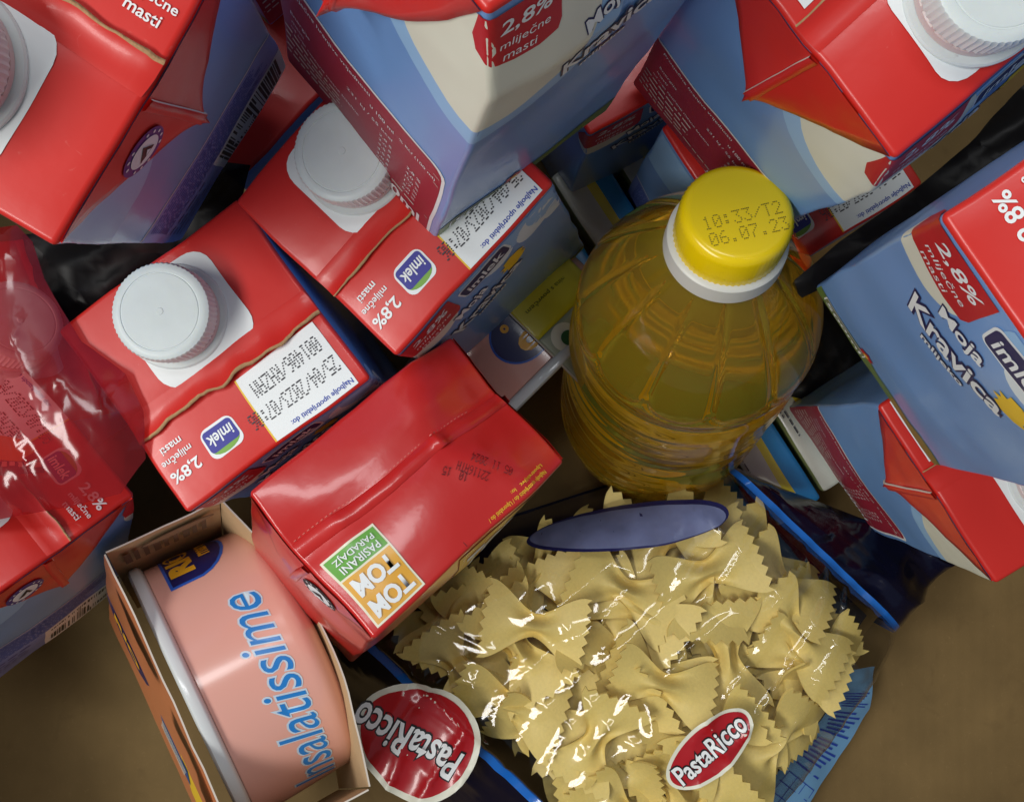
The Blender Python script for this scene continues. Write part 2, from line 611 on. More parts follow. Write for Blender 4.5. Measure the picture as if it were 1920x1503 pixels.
        for i in range(n):
            for j in range(n):
                F.append((id_[0, i, j], id_[0, i + 1, j], id_[0, i + 1, j + 1], id_[0, i, j + 1]))
                MI.append(0)
                F.append((id_[1, i, j], id_[1, i, j + 1], id_[1, i + 1, j + 1], id_[1, i + 1, j]))
                MI.append(0)
        for i in range(n):
            for j, s in ((0, 0), (n, 1)):
                q = (id_[0, i, j], id_[1, i, j], id_[1, i + 1, j], id_[0, i + 1, j])
                F.append(q if not s else tuple(reversed(q)))
                MI.append(0)
        for j in range(n):
            F.append((id_[0, n, j], id_[1, n, j], id_[1, n, j + 1], id_[0, n, j + 1]))
            MI.append(1)
        e = mesh('ear_flap', V, F, [m, edge], self.root, True, MI)
        # its half of the seam runs down the middle of the flap
        V, F, MI = [], [], []
        for i in range(n + 1):
            t = i / n
            for k, (du, o2) in enumerate(((-2.6, 0.0), (-2.3, 0.5), (0.2, 0.85), (0.25, 0.1))):
                wdt = half * (1 - t) + 1.4 * t
                u = c * t + sg * du + sg * 1.2
                _, v, _ = P(i, n // 2)
                jj = n * (0.5 + 0.5 * max(-1, min(1, (u - c * t) / max(wdt, 1.4))))
                off = 0.5 + lift * t * t * 3.0 * (0.35 + 0.65 * (1 - abs(2 * jj / n - 1)))
                V.append(self.pos(face, u, v - (0.8 if i == n else 0), off + o2 + 0.15) * MM)
            if i:
                b = 4 * i
                for k in range(3):
                    q = (b - 4 + k, b + k, b + k + 1, b - 4 + k + 1)
                    F.append(tuple(reversed(q)) if sg > 0 else q)
                    MI.append(1 if k == 2 else 0)
        mesh('flap_seam', V, F, [m, edge], e, True, MI)
        self.ear_fn = lambda u, v: None
        # round recycling-style mark printed on the flap
        return e
    def ear_off(self, face, u, v, depth=31.0, lift=1.0, half=None):
        half = half or (self.ay - 1.2)
        sg = 1 if face == 'right' else -1
        t = max(0, min(1, (self.h - 1.0 - v) / depth))
        c = sg * self.ys * 0.6 * t
        wdt = half * (1 - t) + 1.4 * t
        k = abs((u - c) / max(wdt, 1))
        return 0.5 + lift * t * t * 3.0 * (0.35 + 0.65 * max(0, 1 - k))
    def flap_mark(self, face, ear, cu, cv, lift, ring=PURPLE, depth=31.0):
        def put(name, vf, o, m):
            V, F = vf
            return mesh(name, [self.pos(face, x, y, self.ear_off(face, x, y, depth, lift) + o) * MM for x, y in V], F, m, ear)
        put('mark_ring', polymesh([disc(6.2, cu, cv)], 2), 0.35, ring)
        put('mark_disc', polymesh([disc(4.2, cu, cv)], 2), 0.5, WHITE)
        tri = [xf([(-2.6, -1.6), (2.2, -1.6), (0.6, 2.8)], cu, cv)]
        put('mark_triangle', polymesh(tri, 2), 0.62, INK)
        put('mark_triangle', polymesh([xf([(-0.6, -1.0), (1.2, -1.0), (0.6, 0.6)], cu, cv)], 2), 0.74, WHITE)
        dots = join2d([polymesh([disc(0.45, cu + 5.2 * math.cos(a), cv + 5.2 * math.sin(a), 8)], 0) for a in [i * math.pi / 7 for i in range(14) if i % 4 != 3]])
        put('mark_lettering', dots, 0.5, WHITE)
    def screw_cap(self, cx=0.0, cy=-13.5, tilt=0.0):
        R, H = 13.4, 12.0
        base = self.pos('top', cx, cy, 0.3)
        n = 120
        def ring(rad, z, knurl=0.0, per=2):
            return [(rad + (knurl if i % per == 0 else 0)) * Vector((math.cos(2 * math.pi * i / n), math.sin(2 * math.pi * i / n), 0)) + Vector((0, 0, z)) for i in range(n)]
        def lathe(name, prof, m, parent, close_top=True):
            V, F = [], []
            for k, (rad, z, kn) in enumerate(prof):
                V += ring(rad, z, kn)
                if k:
                    for i in range(n):
                        a, b = (k - 1) * n + i, (k - 1) * n + (i + 1) % n
                        F.append((a, b, b + n, a + n))
            if close_top:
                F.append(tuple(range(len(V) - n, len(V))))
            return mesh(name, [v * MM for v in V], F, m, parent, sharp=32)
        c = thing_part('screw_cap', self.root, base * MM)
        lathe('flange', [(R + 1.5, -0.6, 0), (R + 1.5, 0.5, 0), (R + 1.1, 0.9, 0), (R - 0.6, 1.0, 0)], CAPW, c, False)
        lathe('tamper_band', [(R - 0.7, 0.8, 0), (R - 0.35, 1.2, 0), (R - 0.3, 3.6, 0), (R - 0.8, 3.9, 0)], BAND, c, False)
        # little bridges of the tamper band
        V, F = [], []
        for i in range(18):
            a = 2 * math.pi * i / 18
            b = len(V)
            for da, z, rr in ((-.035, 3.4, R - .2), (.035, 3.4, R - .2), (.035, 5.3, R - .2), (-.035, 5.3, R - .2)):
                V.append(Vector((rr * math.cos(a + da), rr * math.sin(a + da), z)) * MM)
            F.append((b, b + 1, b + 2, b + 3))
        mesh('band_bridges', V, F, BAND, c)
        lathe('neck', [(R - 1.6, 0.5, 0), (R - 1.6, 6, 0)], BAND, c, False)
        lathe('lid', [(R - 1.0, 5.0, 0), (R - 0.15, 5.0, 0.28), (R - 0.15, H - 1.4, 0.28), (R - 0.45, H - 0.6, 0.18), (R - 1.2, H - 0.1, 0), (R - 2.0, H, 0),
                      (R - 2.6, H, 0), (R - 2.75, H - 0.18, 0), (R - 2.95, H - 0.18, 0), (R - 3.1, H, 0), (R - 8, H + 0.05, 0), (1.0, H + 0.05, 0), (0.9, H + 0.2, 0), (0.3, H + 0.2, 0)], CAPW, c)
        return c
def thing_part(name, parent, loc):
    o = bpy.data.objects.new(name, None)
    o.empty_display_size = 0.005
    COL.objects.link(o)
    o.parent = parent
    o.location = loc
    return o

# ------------------------------------------------------------------ milk cartons
A, H = 31.5, 126.0
def milk(key, label, faces='', seed=1, slant=0.0, ears='', lift=None, dent=0.9, wave=1.0, cap=True, capc=(0.5, -13.0), ear_d=31.0, mark='', date=True, group='red and blue milk cartons', bulge=1.6, art=1.0):
    c = Carton('milk_carton', label, 'milk carton', group, key, A, A, H, 5.5, seed, body_mats=(SKY, RED), slant=slant, dent=dent, bulge=bulge)
    lift = lift or {}
    # top
    if cap:
        c.poly('cap_plate', 'top', rrect(32, 31, 6.5, 0.5, -12.5), 0.22, WHITE, grid=2.5)
        c.screw_cap(*capc)
    c.fin(RED, wave)
    if date:
        lb = c.poly('date_label', 'top', rect(-28, 9.6, -0.5, 30.6), 0.24, WHITE, grid=2.2)
        c.poly('label_border', 'top', rect(-0.5, 9.6, 0.0, 30.6), 0.26, YEL, lb)
        c.lay('lettering', 'top', text('Najbolje upotrijebiti do:', 20.5, 2.0, -17.0, 28.7, 0, 0.012), 0.38, BLUEINK, lb)
        c.lay('lettering', 'top', join2d([dotted('25/04/2023/07:06', 29.5, 4.2, -12.0, 22.4), dotted('001406/RHZAN', 22.5, 4.2, -14.5, 15.2)]), 0.38, DOTINK, lb)
    lg = c.poly('brand_mark', 'top', rrect(10.6, 9.2, 2.4, 11.3, 20.2), 0.14, WHITE)
    c.poly('brand_mark_green', 'top', [(6.7, 21.5)] + [(11.3 + 4.6 * math.cos(math.radians(a)), 21.8 + 2.6 * math.sin(math.radians(a))) for a in range(170, 9, -20)] + [(15.9, 21.5), (13, 22.6), (9.5, 22.8)][:1], 0.2, GREEN, lg)
    c.poly('brand_mark_field', 'top', rrect(9.4, 6.4, 1.2, 11.3, 19.6), 0.26, NAVY, lg)
    c.lay('lettering', 'top', text('imlek', 8.0, 3.4, 11.3, 19.6, 0, 0.02, 0.1), 0.4, WHITE, lg)
    c.lay('lettering', 'top', join2d([text('2,8%', 9.5, 3.9, 24.5, 21.5, 0, 0.02), text('mliječne', 9.5, 2.7, 24.5, 17.0, 0, 0.012), text('masti', 6.5, 2.1, 24.3, 13.9, 0, 0.012)]), 0.3, WHITE)
    # folded corner flaps
    for e in ears:
        face = {'L': 'left', 'R': 'right'}[e]
        lf = lift.get(e, 1.0)
        ef = c.ear(face, RED, ear_d, lf)
        if e in mark:
            c.flap_mark(face, ef, -8.5 if e == 'R' else 8.5, H - 13.0, lf)
    for f in faces:
        face = {'F': 'front', 'B': 'back', 'L': 'left', 'R': 'right'}[f]
        K = lambda pts: [(-33.5 + (x + 33.5) * art, H - 2.6 - (H - 2.6 - y) * art) for x, y in pts]
        K2 = lambda vf: (K(vf[0]), vf[1])
        if f in 'FB':
            # clouds, badge, lettering, grass
            cl = []
            for (u, v, r) in ((-2, 121, 5), (6, 116, 7), (14, 120, 7), (22, 113, 8), (28, 118, 9), (30, 106, 6)):
                cl.append(disc(r, u, v, 24))
            cl = [[(x, min(y, H - 2.4)) for x, y in p] for p in cl]
            for i, p in enumerate(cl):
                c.poly('cloud_print', face, p, 0.10 + 0.012 * i, CLOUD if i % 2 else SKY_L)
            c.poly('halo_print', face, [(x, min(y, H - 2.4)) for x, y in disc(12, -24, 109, 30)], 0.11, CREAM, grid=1.6)
            bd = c.poly('fat_badge', face, K([(-33.5, H - 2.6), (-36.5, 114), (-35.5, 109), (-32, 107), (-24, 105.5), (-17, 105.5), (-11.5, 107), (-10.5, 110), (-11, H - 2.6)]), 0.22, BADGE, grid=1.3)
            c.lay('lettering', face, K2(join2d([text('2,8%', 14.5, 5.0, -20.5, 118.2, 0, 0.015, 0.15), text('mliječne', 14, 3.4, -21, 112.4, 0, 0.0, 0.15), text('masti', 9.5, 2.6, -22.5, 108.4, 0, 0.0, 0.15)])), 0.34, WHITE, bd)
            lo = [('Moja', 14, 7.0, -8.0, 101.8, 20), ('Kravica', 31, 9.3, -4.5, 91.0, 19), ('mlijeko', 14.5, 4.0, -4.0, 81.5, 19)]
            lo = [(t, w * art, h * art, u * art, H - (H - v) * (0.25 + 0.75 * art), r) for t, w, h, u, v, r in lo]
            nm = c.lay('brand_name', face, join2d([text(t, w, h, u, v, r, 0.03, 0.1, 0.05) for t, w, h, u, v, r in lo]), 0.24, DNAVY)
            c.lay('lettering', face, join2d([text(t, w, h, u, v, r, 0.02, 0.1) for t, w, h, u, v, r in lo]), 0.36, WHITE, nm)
            sun = [(9.5 + (5.2 if i % 2 else 3.4) * math.cos(i * math.pi / 10), 102.5 + (5.2 if i % 2 else 3.4) * math.sin(i * math.pi / 10)) for i in range(20)]
            c.poly('sun_print', face, sun, 0.2, YEL)
            im = c.poly('brand_mark', face, xf(rrect(20, 9.4, 2.0), 2.0, 117.2, 9), 0.22, WHITE)
            c.poly('brand_mark_field', face, xf(rrect(18.6, 8.0, 1.5), 2.0, 117.2, 9), 0.32, DNAVY, im)
            c.lay('lettering', face, text('imlek', 15, 5.0, 2.0, 117.3, 9, 0.02, 0.1), 0.44, WHITE, im)
            gp = [(-31, 1.5)] + [(31, 1.5)] + [(31 - 62 * i / 12, 9 + 3.2 * math.sin(i * 1.1 + seed)) for i in range(13)]
            c.poly('grass_print', face, gp, 0.14, GRASS)
            vl = c.poly('volume_box', face, rrect(21, 5.6, 0.8, -17, 8.5), 0.26, WHITE)
            c.poly('volume_field', face, rrect(20, 4.8, 0.6, -17, 8.5), 0.34, mat('volume_olive', srgb(120, 128, 92), 0.45), vl)
            c.lay('lettering', face, text('500ml', 18, 3.6, -17, 8.5, 0, 0.02), 0.46, WHITE, vl)
            fl = [(-7 + (3.4 if i % 2 else 2.2) * math.cos(i * math.pi / 6), 13 + (3.4 if i % 2 else 2.2) * math.sin(i * math.pi / 6)) for i in range(12)]
            fw = c.poly('flower_print', face, fl, 0.26, BADGE)
            c.poly('flower_heart', face, disc(1.1, -7, 13, 12), 0.36, YEL, fw)
        if f == 'L':
            c.poly('halo_print', face, [(x, min(y, H - 3)) for x, y in disc(31, 31, 112, 40)], 0.10, SKY_L, grid=1.6)
            c.poly('halo_print', face, [(x, min(y, H - 3)) for x, y in disc(25, 31, 112, 40)], 0.16, CREAM, grid=1.6)
            pn = c.poly('nutrition_panel', face, [(-31.4, 2)] + [(29, 2)] + [(29 - 4 + 4 * math.cos(math.radians(a)), 52 - 4 + 4 * math.sin(math.radians(a))) for a in (0, 30, 60, 90)] + [(-31.4, 52)], 0.14, WHITE)
            c.poly('nutrition_field', face, [(-31.4, 2)] + [(28, 2)] + [(28 - 4 + 4 * math.cos(math.radians(a)), 51 - 4 + 4 * math.sin(math.radians(a))) for a in (0, 30, 60, 90)] + [(-31.4, 51)], 0.2, DKRED, pn)
            T = [text('Prosječne hranjive vrijednosti', 30, 2.3, -12, 48.3, 0, 0.0), text('u 100 ml', 8.5, 1.9, 7.5, 43.6, 0, 0.004), text('% RU (100 ml)', 12.5, 2.0, 20, 43.6, 0, 0.0),
                 text('231 kJ / 55 kcal', 16, 2.0, 3.5, 37.5, 0, 0.0), text('Energija', 8, 1.9, -22, 37.5), text('od toga zasićene masne kiseline', 27, 1.9, -13.5, 28.9), text('masti', 5, 1.6, -23.5, 33.2)]
            for i, (g, pc) in enumerate((('2,8 g', '2,8 %'), ('2,0 g', '4,0 %'), ('4,5 g', '10,0 %'), ('4,5 g', '1,7 %'), ('3,0 g', '5,0 %'), ('0,20 g', '6,0 %'))):
                T.append(text(g, 4.6, 1.8, 9.5, 33.0 - i * 3.6))
                T.append(text(pc, 5.0, 1.8, 20, 33.0 - i * 3.6))
            T.append(text('500ml', 20, 6.0, 15, 5.6, 0, 0.02))
            c.lay('lettering', face, join2d(T), 0.32, WHITE, pn)
            c.lay('small_print', face, join2d([bars2d([(-31, 46.2, 27.5, 46.45), (-31, 41.2, 27.5, 41.45), (-31, 12.0, 27.5, 12.25)]), greek(-30, -6, 25.5, 4, 3.6, 0.9, 3), greek(-30, 26, 11.4, 1, 2.2, 0.8, 4)]), 0.3, PAPERW, pn)
        if f == 'R':
            c.poly('halo_print', face, [(x, min(y, H - 3)) for x, y in disc(24, -33 + 4, 112, 40)], 0.09, SKY_L)
            c.poly('hill_print', face, [(-31, 14), (-31, 3), (10, 3), (4, 10), (-6, 9), (-14, 15), (-22, 12)], 0.1, SKY_L)
            bx = c.poly('ingredient_panel', face, [(-31, 2), (31, 2), (31, 53), (25, 56), (-31, 56)], 0.12, WHITE)
            c.poly('ingredient_field', face, [(-31, 2), (31, 2), (31, 52.4), (24.8, 55.3), (-31, 55.3)], 0.18, LAV, bx)
            c.lay('small_print', face, greek(-28, 27, 53, 11, 1.9, 0.75, 11 + seed, 0.8, 3.4, 0.5), 0.28, BLUEINK, bx)
            c.lay('small_print', face, greek(-28, -10, 28, 4, 4.4, 1.0, 31 + seed, 2, 6, 1.0), 0.28, PURPLE, bx)
            bc = c.poly('barcode_field', face, rect(-5, 2, 30.8, 31.5), 0.28, WHITE)
            rr = random.Random(5)
            x, R = -2.5, []
            while x < 28.5:
                w = rr.choice((0.35, 0.35, 0.7, 1.05))
                R.append((x, 6.0 if rr.random() > 0.12 else 4.0, x + w, 29.0))
                x += w + rr.choice((0.4, 0.4, 0.75, 1.1))
            c.lay('barcode', face, bars2d(R), 0.4, INK, bc)
    return c

milk('A', 'milk carton with barcode side showing, its lower corner above the capped cartons', 'R', 1, ears='R', mark='R', lift={'R': 1.6}, wave=1.4)
milk('B', 'milk carton standing on a capped carton, dark red nutrition panel overlapping its lid', 'LF', 2, slant=7.0, ears='L', lift={'L': 3.0}, ear_d=38.0, art=0.72)
milk('C', 'milk carton with nutrition panel behind the yellow bottle cap', 'LF', 3, slant=6.0, ears='L', lift={'L': 1.6}, wave=0.5)
milk('D', 'milk carton with white screw cap and fully readable date label beside tomato carton', 'B', 4, wave=1.6, capc=(2.0, -15.0))
milk('F', 'milk carton whose screw cap is half covered by a nutrition panel', 'B', 5, wave=1.0)
milk('E', 'milk carton with large brand lettering and 500ml box facing the oil bottle', 'B', 6, bulge=2.4)
milk('O', 'milk carton with lifted red flap above the dark blue end of pasta bag', 'L', 7, ears='L', lift={'L': 1.3}, wave=0.3)
milk('M', 'leaning milk carton beside the tuna sleeve with round mark on its flap', 'RB', 8, ears='R', mark='R', lift={'R': 0.6}, wave=0.8)
milk('L', 'milk carton lying tilted under the red plastic film', '', 9, ears='', date=False)
milk('Q', 'milk carton deep between other cartons showing only its 2,8% badge', 'F', 10, cap=False)
milk('R', 'milk carton with one red corner and dark brand mark under the nutrition panel', 'R', 11, cap=False)
milk('S', 'milk carton wedged behind the barcode carton, only its lower end showing', 'LB', 12, cap=False)
milk('U', 'milk carton in the dark gap below the barcode carton', '', 13, cap=False)

# ------------------------------------------------------------------ tomato carton
TRED = mat('tomato_red', srgb(200, 38, 34), 0.30, 0.5, 0.16, 60)
creases(TRED, 20.0, 0.25)
tom = Carton('tomato_carton', 'red tomato carton with green and yellow TOM TOM label', 'tomato carton', None, 'G', 38, 26, 100, 5.0, 21, bulge=2.2, dent=1.2, body_mats=(TRED, TRED), bulge_top=1.5,
             extra=lambda p: -0.30 * max(0, p.x - 10 - abs(p.y - 3) * 0.45) - 0.25 * max(0, -p.x - 24 - abs(p.y - 4) * 0.5) + 1.2 * max(0, 1 - abs(p.x - 11 - abs(p.y - 3) * 0.45) / 2.5))
_tp = tom.pos
tom.pos = lambda face, u, v, off: _tp(face, u * 0.865, v * 0.865, off) if face == 'top' else _tp(face, u, v, off)
def tom_seam(c):
    V, F = [], []
    n = 60
    for i in range(n + 1):
        x = -43 + 86 * i / n
        y = 8.5 - 4.5 * (i / n)
        for k, (dy, o) in enumerate(((-5.5, 0.05), (-5.2, 0.5), (-0.3, 0.75), (0.1, 0.05))):
            V.append(c.pos('top', x, y + dy, o + 0.12 * noise.noise(Vector((x / 3, dy, 1)))) * MM)
        if i:
            b = 4 * i
            for k in range(3):
                F.append((b - 4 + k, b + k, b + k + 1, b - 4 + k + 1))
    mesh('seam_fin', V, F, TRED, c.root)
    R = []
    x = -42
    while x < 30:
        R.append((x, 8.9 - 4.5 * (x + 43) / 86, x + 0.8, 9.2 - 4.5 * (x + 43) / 86))
        x += 1.6
    c.lay('perforation', 'top', bars2d(R), 0.25, mat('perforation_pink', srgb(216, 110, 100), 0.5))
tom_seam(tom)
for fc, lf in (('left', 0.3), ('right', 0.3)):
    e = tom.ear(fc, TRED, 23, lf, TRED, half=25)
    if fc == 'left':
        tom.flap_mark('left', e, 7, 89, lf, INK, 23)
lb = tom.poly('brand_label', 'top', rect(-41.0, -28.2, -21.5, -1.8), 0.3, mat('label_cream', srgb(236, 232, 206), 0.4, 0.2), grid=1.2)
tom.poly('label_field', 'top', rect(-40.3, -10.2, -22.2, -2.6), 0.42, mat('label_green', srgb(92, 164, 42), 0.4, 0.2), lb, 1.2)
tom.poly('label_field', 'top', rect(-40.3, -27.5, -22.2, -10.9), 0.42, mat('label_amber', srgb(226, 166, 44), 0.4, 0.2), lb, 1.2)
tom.lay('lettering', 'top', join2d([text('TOM', 15.2, 6.2, -31.3, -23.3, 180, 0.04), text('TOM', 15.2, 6.2, -31.3, -15.2, 180, 0.04),
        text('PASIRANI', 14, 2.7, -31.3, -8.2, 180, 0.01), text('PARADAJZ', 14.4, 2.7, -31.3, -4.7, 180, 0.01)]), 0.85, WHITE, lb)
tom.lay('lettering', 'top', join2d([text('Najbolje upotrijebiti do / Uporabiti do /', 27, 1.9, 21, -27.6, 180, 0.01), text('Upotrebljivo do:', 16, 1.6, 27, -25.2, 180, 0.01)]), 0.35, YEL)
tom.lay('lettering', 'top', join2d([dotted('05 11 2024', 13.5, 3.0, 21, -14.2, 118), dotted('22116ATH', 10.5, 2.8, 14.5, -12.2, 118), dotted('10  15', 8, 2.6, 9.5, -9.0, 118)]), 0.35, mat('dark_red_ink', srgb(92, 16, 22), 0.6))
tom.lay('crease', 'top', bars2d([(-3.2, -29, -2.95, 4)]), 0.22, mat('crease_dark', srgb(120, 14, 18), 0.5))
# front panel art: a cream-and-amber block with white lettering
tom.poly('front_art', 'front', rect(-6, 66, 26, 96), 0.2, MATS['label_amber'])
tom.lay('lettering', 'front', text('TOM', 24, 16, 9, 82, 0, 0.04), 0.34, WHITE)

# ------------------------------------------------------------------ oval salad cans in their board sleeves
class Can(Surface):
    """flat round can lying on its edge; arc coordinate u from the crest, v along the axis from the lip"""
    R = 46.5
    def rad(self, v):
        if v < 0:
            return self.R
        return self.R - 0.02 * v - (0 if v < 32 else (v - 32) ** 2 * 0.16)
    def pos(self, face, u, v, off):
        a = u / self.R
        r = self.rad(v) + off
        return Vector((math.sin(a) * r, v, math.cos(a) * r))
    def build(self, wall, lip):
        n = 120
        prof = [(6, self.R - 20), (2, self.R - 8), (0.2, self.R - 0.4)] + [(v, self.rad(v)) for v in (0.5, 2, 8, 14, 20, 26, 30, 32, 34, 36, 37.5)] + [(38.4, self.R - 10), (38.4, 4)]
        def lathe(name, prof, m):
            V, F = [], []
            for k, (v, r) in enumerate(prof):
                V += [Vector((math.sin(2 * math.pi * i / n) * r, v, math.cos(2 * math.pi * i / n) * r)) * MM for i in range(n)]
                if k:
                    for i in range(n):
                        a, b = (k - 1) * n + i, (k - 1) * n + (i + 1) % n
                        F.append((a, b, b + n, a + n))
            return mesh(name, V, F, m, self.root, sharp=50)
        lathe('can_wall', prof, wall)
        R = self.R
        lathe('can_lip', [(-1.0, R - 6), (-4.0, R - 4), (-4.4, R + 0.6), (-3.6, R + 2.0), (-1.2, R + 2.2), (-0.2, R + 1.4), (0.2, R - 0.2)], lip)
        lathe('pull_lid', [(-2.2, R - 5), (-1.5, R - 10), (-1.5, 1)], lip)
def shield(c, cu, cv, s=1.0, rot=180):
    def tr(p):
        return xf(p, cu, cv, rot, s)
    shp = [(-17, 7.5)] + [(17, 7.5)] + [(17 * math.cos(math.radians(a)), -1 + 12 * math.sin(math.radians(a))) for a in range(-10, -171, -16)]
    sh = c.poly('brand_shield', 'w', tr(shp), 0.12, mat('shield_blue', srgb(48, 96, 196), 0.3, 0.3), grid=3)
    c.poly('shield_field', 'w', tr([(x * 0.93, y * 0.9 - 0.2) for x, y in shp]), 0.22, mat('shield_navy', srgb(32, 32, 92), 0.3, 0.3), sh, 3)
    c.lay('lettering', 'w', join2d([(tr(v), f) for v, f in (text('RIO', 23, 8.2, 0, 2.0, 0, 0.06), text('mare', 14, 3.8, 2.5, -6.3, 0, 0.03))]), 0.36, GOLD, sh)
    return sh

loc, q = pose('H')
hroot = thing('tuna_can', 'salmon pink salad can with blue script lettering inside a brown board sleeve', 'food can', None)
can = Can(hroot)
can.build(SALMON, ENAMEL)
M4 = Matrix.Translation(loc) @ q.to_matrix().to_4x4()
hroot.matrix_world = M4 @ Matrix.Translation(Vector((-2.0, -12.5, -49.5)) * MM) @ Matrix.Diagonal((1.04, 1.10, 1.04, 1))
shield(can, -49, 12.5, 1.0, 180)
for grow, o, m in ((0.03, 0.16, mat('outline_pale_blue', srgb(206, 226, 238), 0.3, 0.3)), (0.0, 0.28, CYAN)):
    can.lay('lettering', 'w', text('Insalatissime', 80, 13.0, 21.5, 20.5, 180, -0.002, 0.38, grow), o, m)

def sleeve(name, label, poseM, L, pts_y, height, outer, inner, group=None):
    """open board sleeve; wall outline in its own x/y plane, z down from the open rim"""
    root = thing(name, label, 'sleeve', group)
    root.matrix_world = poseM
    rings = {}
    def wall(nm, line, outside, inside, flare=0.0):
        V, F, MI = [], [], []
        nz = 12
        t = 0.55
        N = len(line)
        nrm = []
        for i in range(N):
            a, b = Vector(line[max(0, i - 1)]), Vector(line[min(N - 1, i + 1)])
            d = (b - a).normalized()
            nrm.append(Vector((d.y, -d.x)))
        for lay in (0, 1):
            for i in range(N):
                for k in range(nz + 1):
                    p = Vector(line[i]) + nrm[i] * (t * lay)
                    z = -height * k / nz
                    wob = 0.5 * noise.noise(Vector((p.x / 14, p.y / 14, z / 14)))
                    ztop = 0.7 * noise.noise(Vector((p.x / 9, p.y / 9, 3))) if k == 0 else 0
                    fl_ = wob + flare * -z
                    V.append(Vector((p.x + nrm[i].x * fl_, p.y + nrm[i].y * fl_, z + ztop)) * MM)
        K = nz + 1
        off = N * K
        for i in range(N - 1):
            for k in range(nz):
                a = i * K + k
                F.append((a, a + K, a + K + 1, a + 1)); MI.append(1)
                F.append((off + a, off + a + 1, off + a + K + 1, off + a + K)); MI.append(0)
            a = i * K
            F.append((a, off + a, off + a + K, a + K)); MI.append(2)
        for i in (0, N - 1):
            for k in range(nz):
                a = i * K + k
                F.append((a, a + 1, off + a + 1, off + a)); MI.append(2)
        return mesh(nm, V, F, [outside, inside, PAPERW], root, True, MI, sharp=40)
    return root, wall
sl, wall = sleeve('can_sleeve', 'open brown board sleeve with torn rim around the salmon pink can', M4, 100, None, 108, ORANGE, CARDIN)
def arc(x0, y0, x1, y1, sag, n=14):
    d = Vector((x1 - x0, y1 - y0))
    nn = Vector((d.y, -d.x)).normalized()
    return [tuple(Vector((x0, y0)) + d * (i / n) + nn * sag * math.sin(math.pi * i / n)) for i in range(n + 1)]
# walls run clockwise seen from above so that the outside faces out
FLARE = 0.10
w_long = wall('board_wall', list(reversed(arc(54, -21.3, -50.8, -20.3, 0.6))), ORANGE, CARDIN, FLARE)
w_end = wall('board_wall', list(reversed(arc(-51.0, -20, -51.4, 18.8, 0.4, 8))), CARDIN, CARDIN)
w_bulge = wall('board_wall', list(reversed(arc(-51.2, 19.2, 54.2, 20.8, -10.0, 22))), CARDIN, CARDIN)
w_near = wall('board_wall', list(reversed(arc(54.6, 20.4, 54.4, -21, 0.5, 8))), ORANGE, CARDIN)
class Flat(Surface):
    def __init__(self, root, o, ux, uy):
        super().__init__(root)
        self.o, self.ux, self.uy = Vector(o), Vector(ux).normalized(), Vector(uy).normalized()
        self.n = self.ux.cross(self.uy)
    def pos(self, face, u, v, off):
        return self.o + self.ux * u + self.uy * v + self.n * off
BROWNINK = mat('brown_print', srgb(112, 90, 66), 0.8)
inner = Flat(w_end, (-50.6, 0, 0), (0, 1, 0), (0, 0, 1))
inner.lay('printed_bars', 'i', bars2d([(-16 + i * 3.4, -21, -16 + i * 3.4 + (1.7 if i % 3 else 2.4), -8) for i in range(9)]), 0.9, BROWNINK)
inner.poly('printed_oval', 'i', disc(13, 3, -7, 30, 3.4), 1.0, BROWNINK)
inner.poly('printed_oval', 'i', disc(12.2, 3, -7, 30, 2.8), 1.1, mat('brown_print_light', srgb(150, 124, 92), 0.8))
outf = Flat(w_long, (0, -21.6, 0), (1, 0, 0), (0, FLARE, 1))
def tri(u0, v0, u1, v1):
    return rect(u0, v0, u1, v1)
outf.poly('brand_shield', 'o', xf([(-17, 9), (17, 9), (15, 0), (9, -8), (0, -11), (-9, -8), (-15, 0)], -24, -16), 2.7, MATS['shield_navy'], grid=0)
outf.lay('lettering', 'o', text('RIO', 20, 8, -24, -13, 0, 0.05), 3.0, GOLD)
outf.poly('yellow_art', 'o', [(16, -8), (54, -10), (54, -40), (28, -34)], 2.7, YEL, grid=0)
outf.poly('blue_art', 'o', [(2, -12), (22, -10), (26, -24), (6, -28)], 2.9, mat('art_slate', srgb(56, 84, 132), 0.5), grid=0)
outf.lay('art_stripes', 'o', bars2d([(4, -26 + i * 3, 22, -24.8 + i * 3) for i in range(5)]), 3.15, CREAM)

# second can between the cartons and the oil bottle, its yellow sleeve torn open
c2 = thing('tuna_can', 'salmon pink can wedged between milk carton and oil bottle', 'food can', None)
cB = Can(c2)
cB.build(SALMON, ENAMEL)
def from_px(x, y, d):
    return Vector(((x - 960) / 1900 * d * MM, -(y - 751.5) / 1900 * d * MM, CAM_Z - d * MM))
top2 = from_px(1005, 702, 362)
c2.matrix_world = Matrix.Translation(top2 + Vector((0, 0, -0.0465))) @ Matrix.Rotation(math.radians(45), 4, 'Z')
sh = cB.poly('brand_shield', 'w', disc(12.5, 7, 14.5, 36, 10.5), 0.12, MATS['shield_blue'], grid=3)
cB.poly('shield_field', 'w', disc(11.7, 7, 14.5, 36, 9.8), 0.24, MATS['shield_navy'], sh, 3)
cB.lay('lettering', 'w', join2d([text('O', 9.5, 7.0, 7.5, 10.5, 180, 0.1), text('o', 3.2, 3.2, 3.5, 19.5, 180, 0.07)]), 0.38, GOLD, sh)
y2 = thing('can_sleeve', 'torn yellow board sleeve over the can beside the oil bottle', 'sleeve', None)
y2.matrix_world = c2.matrix_world
ys_ = Can(y2)
SLY = mat('sleeve_yellow', srgb(214, 204, 44), 0.45, 0.2, 0.08, 120, 0.05)
SLG = mat('sleeve_grey_green', srgb(168, 176, 150), 0.45, 0.2)
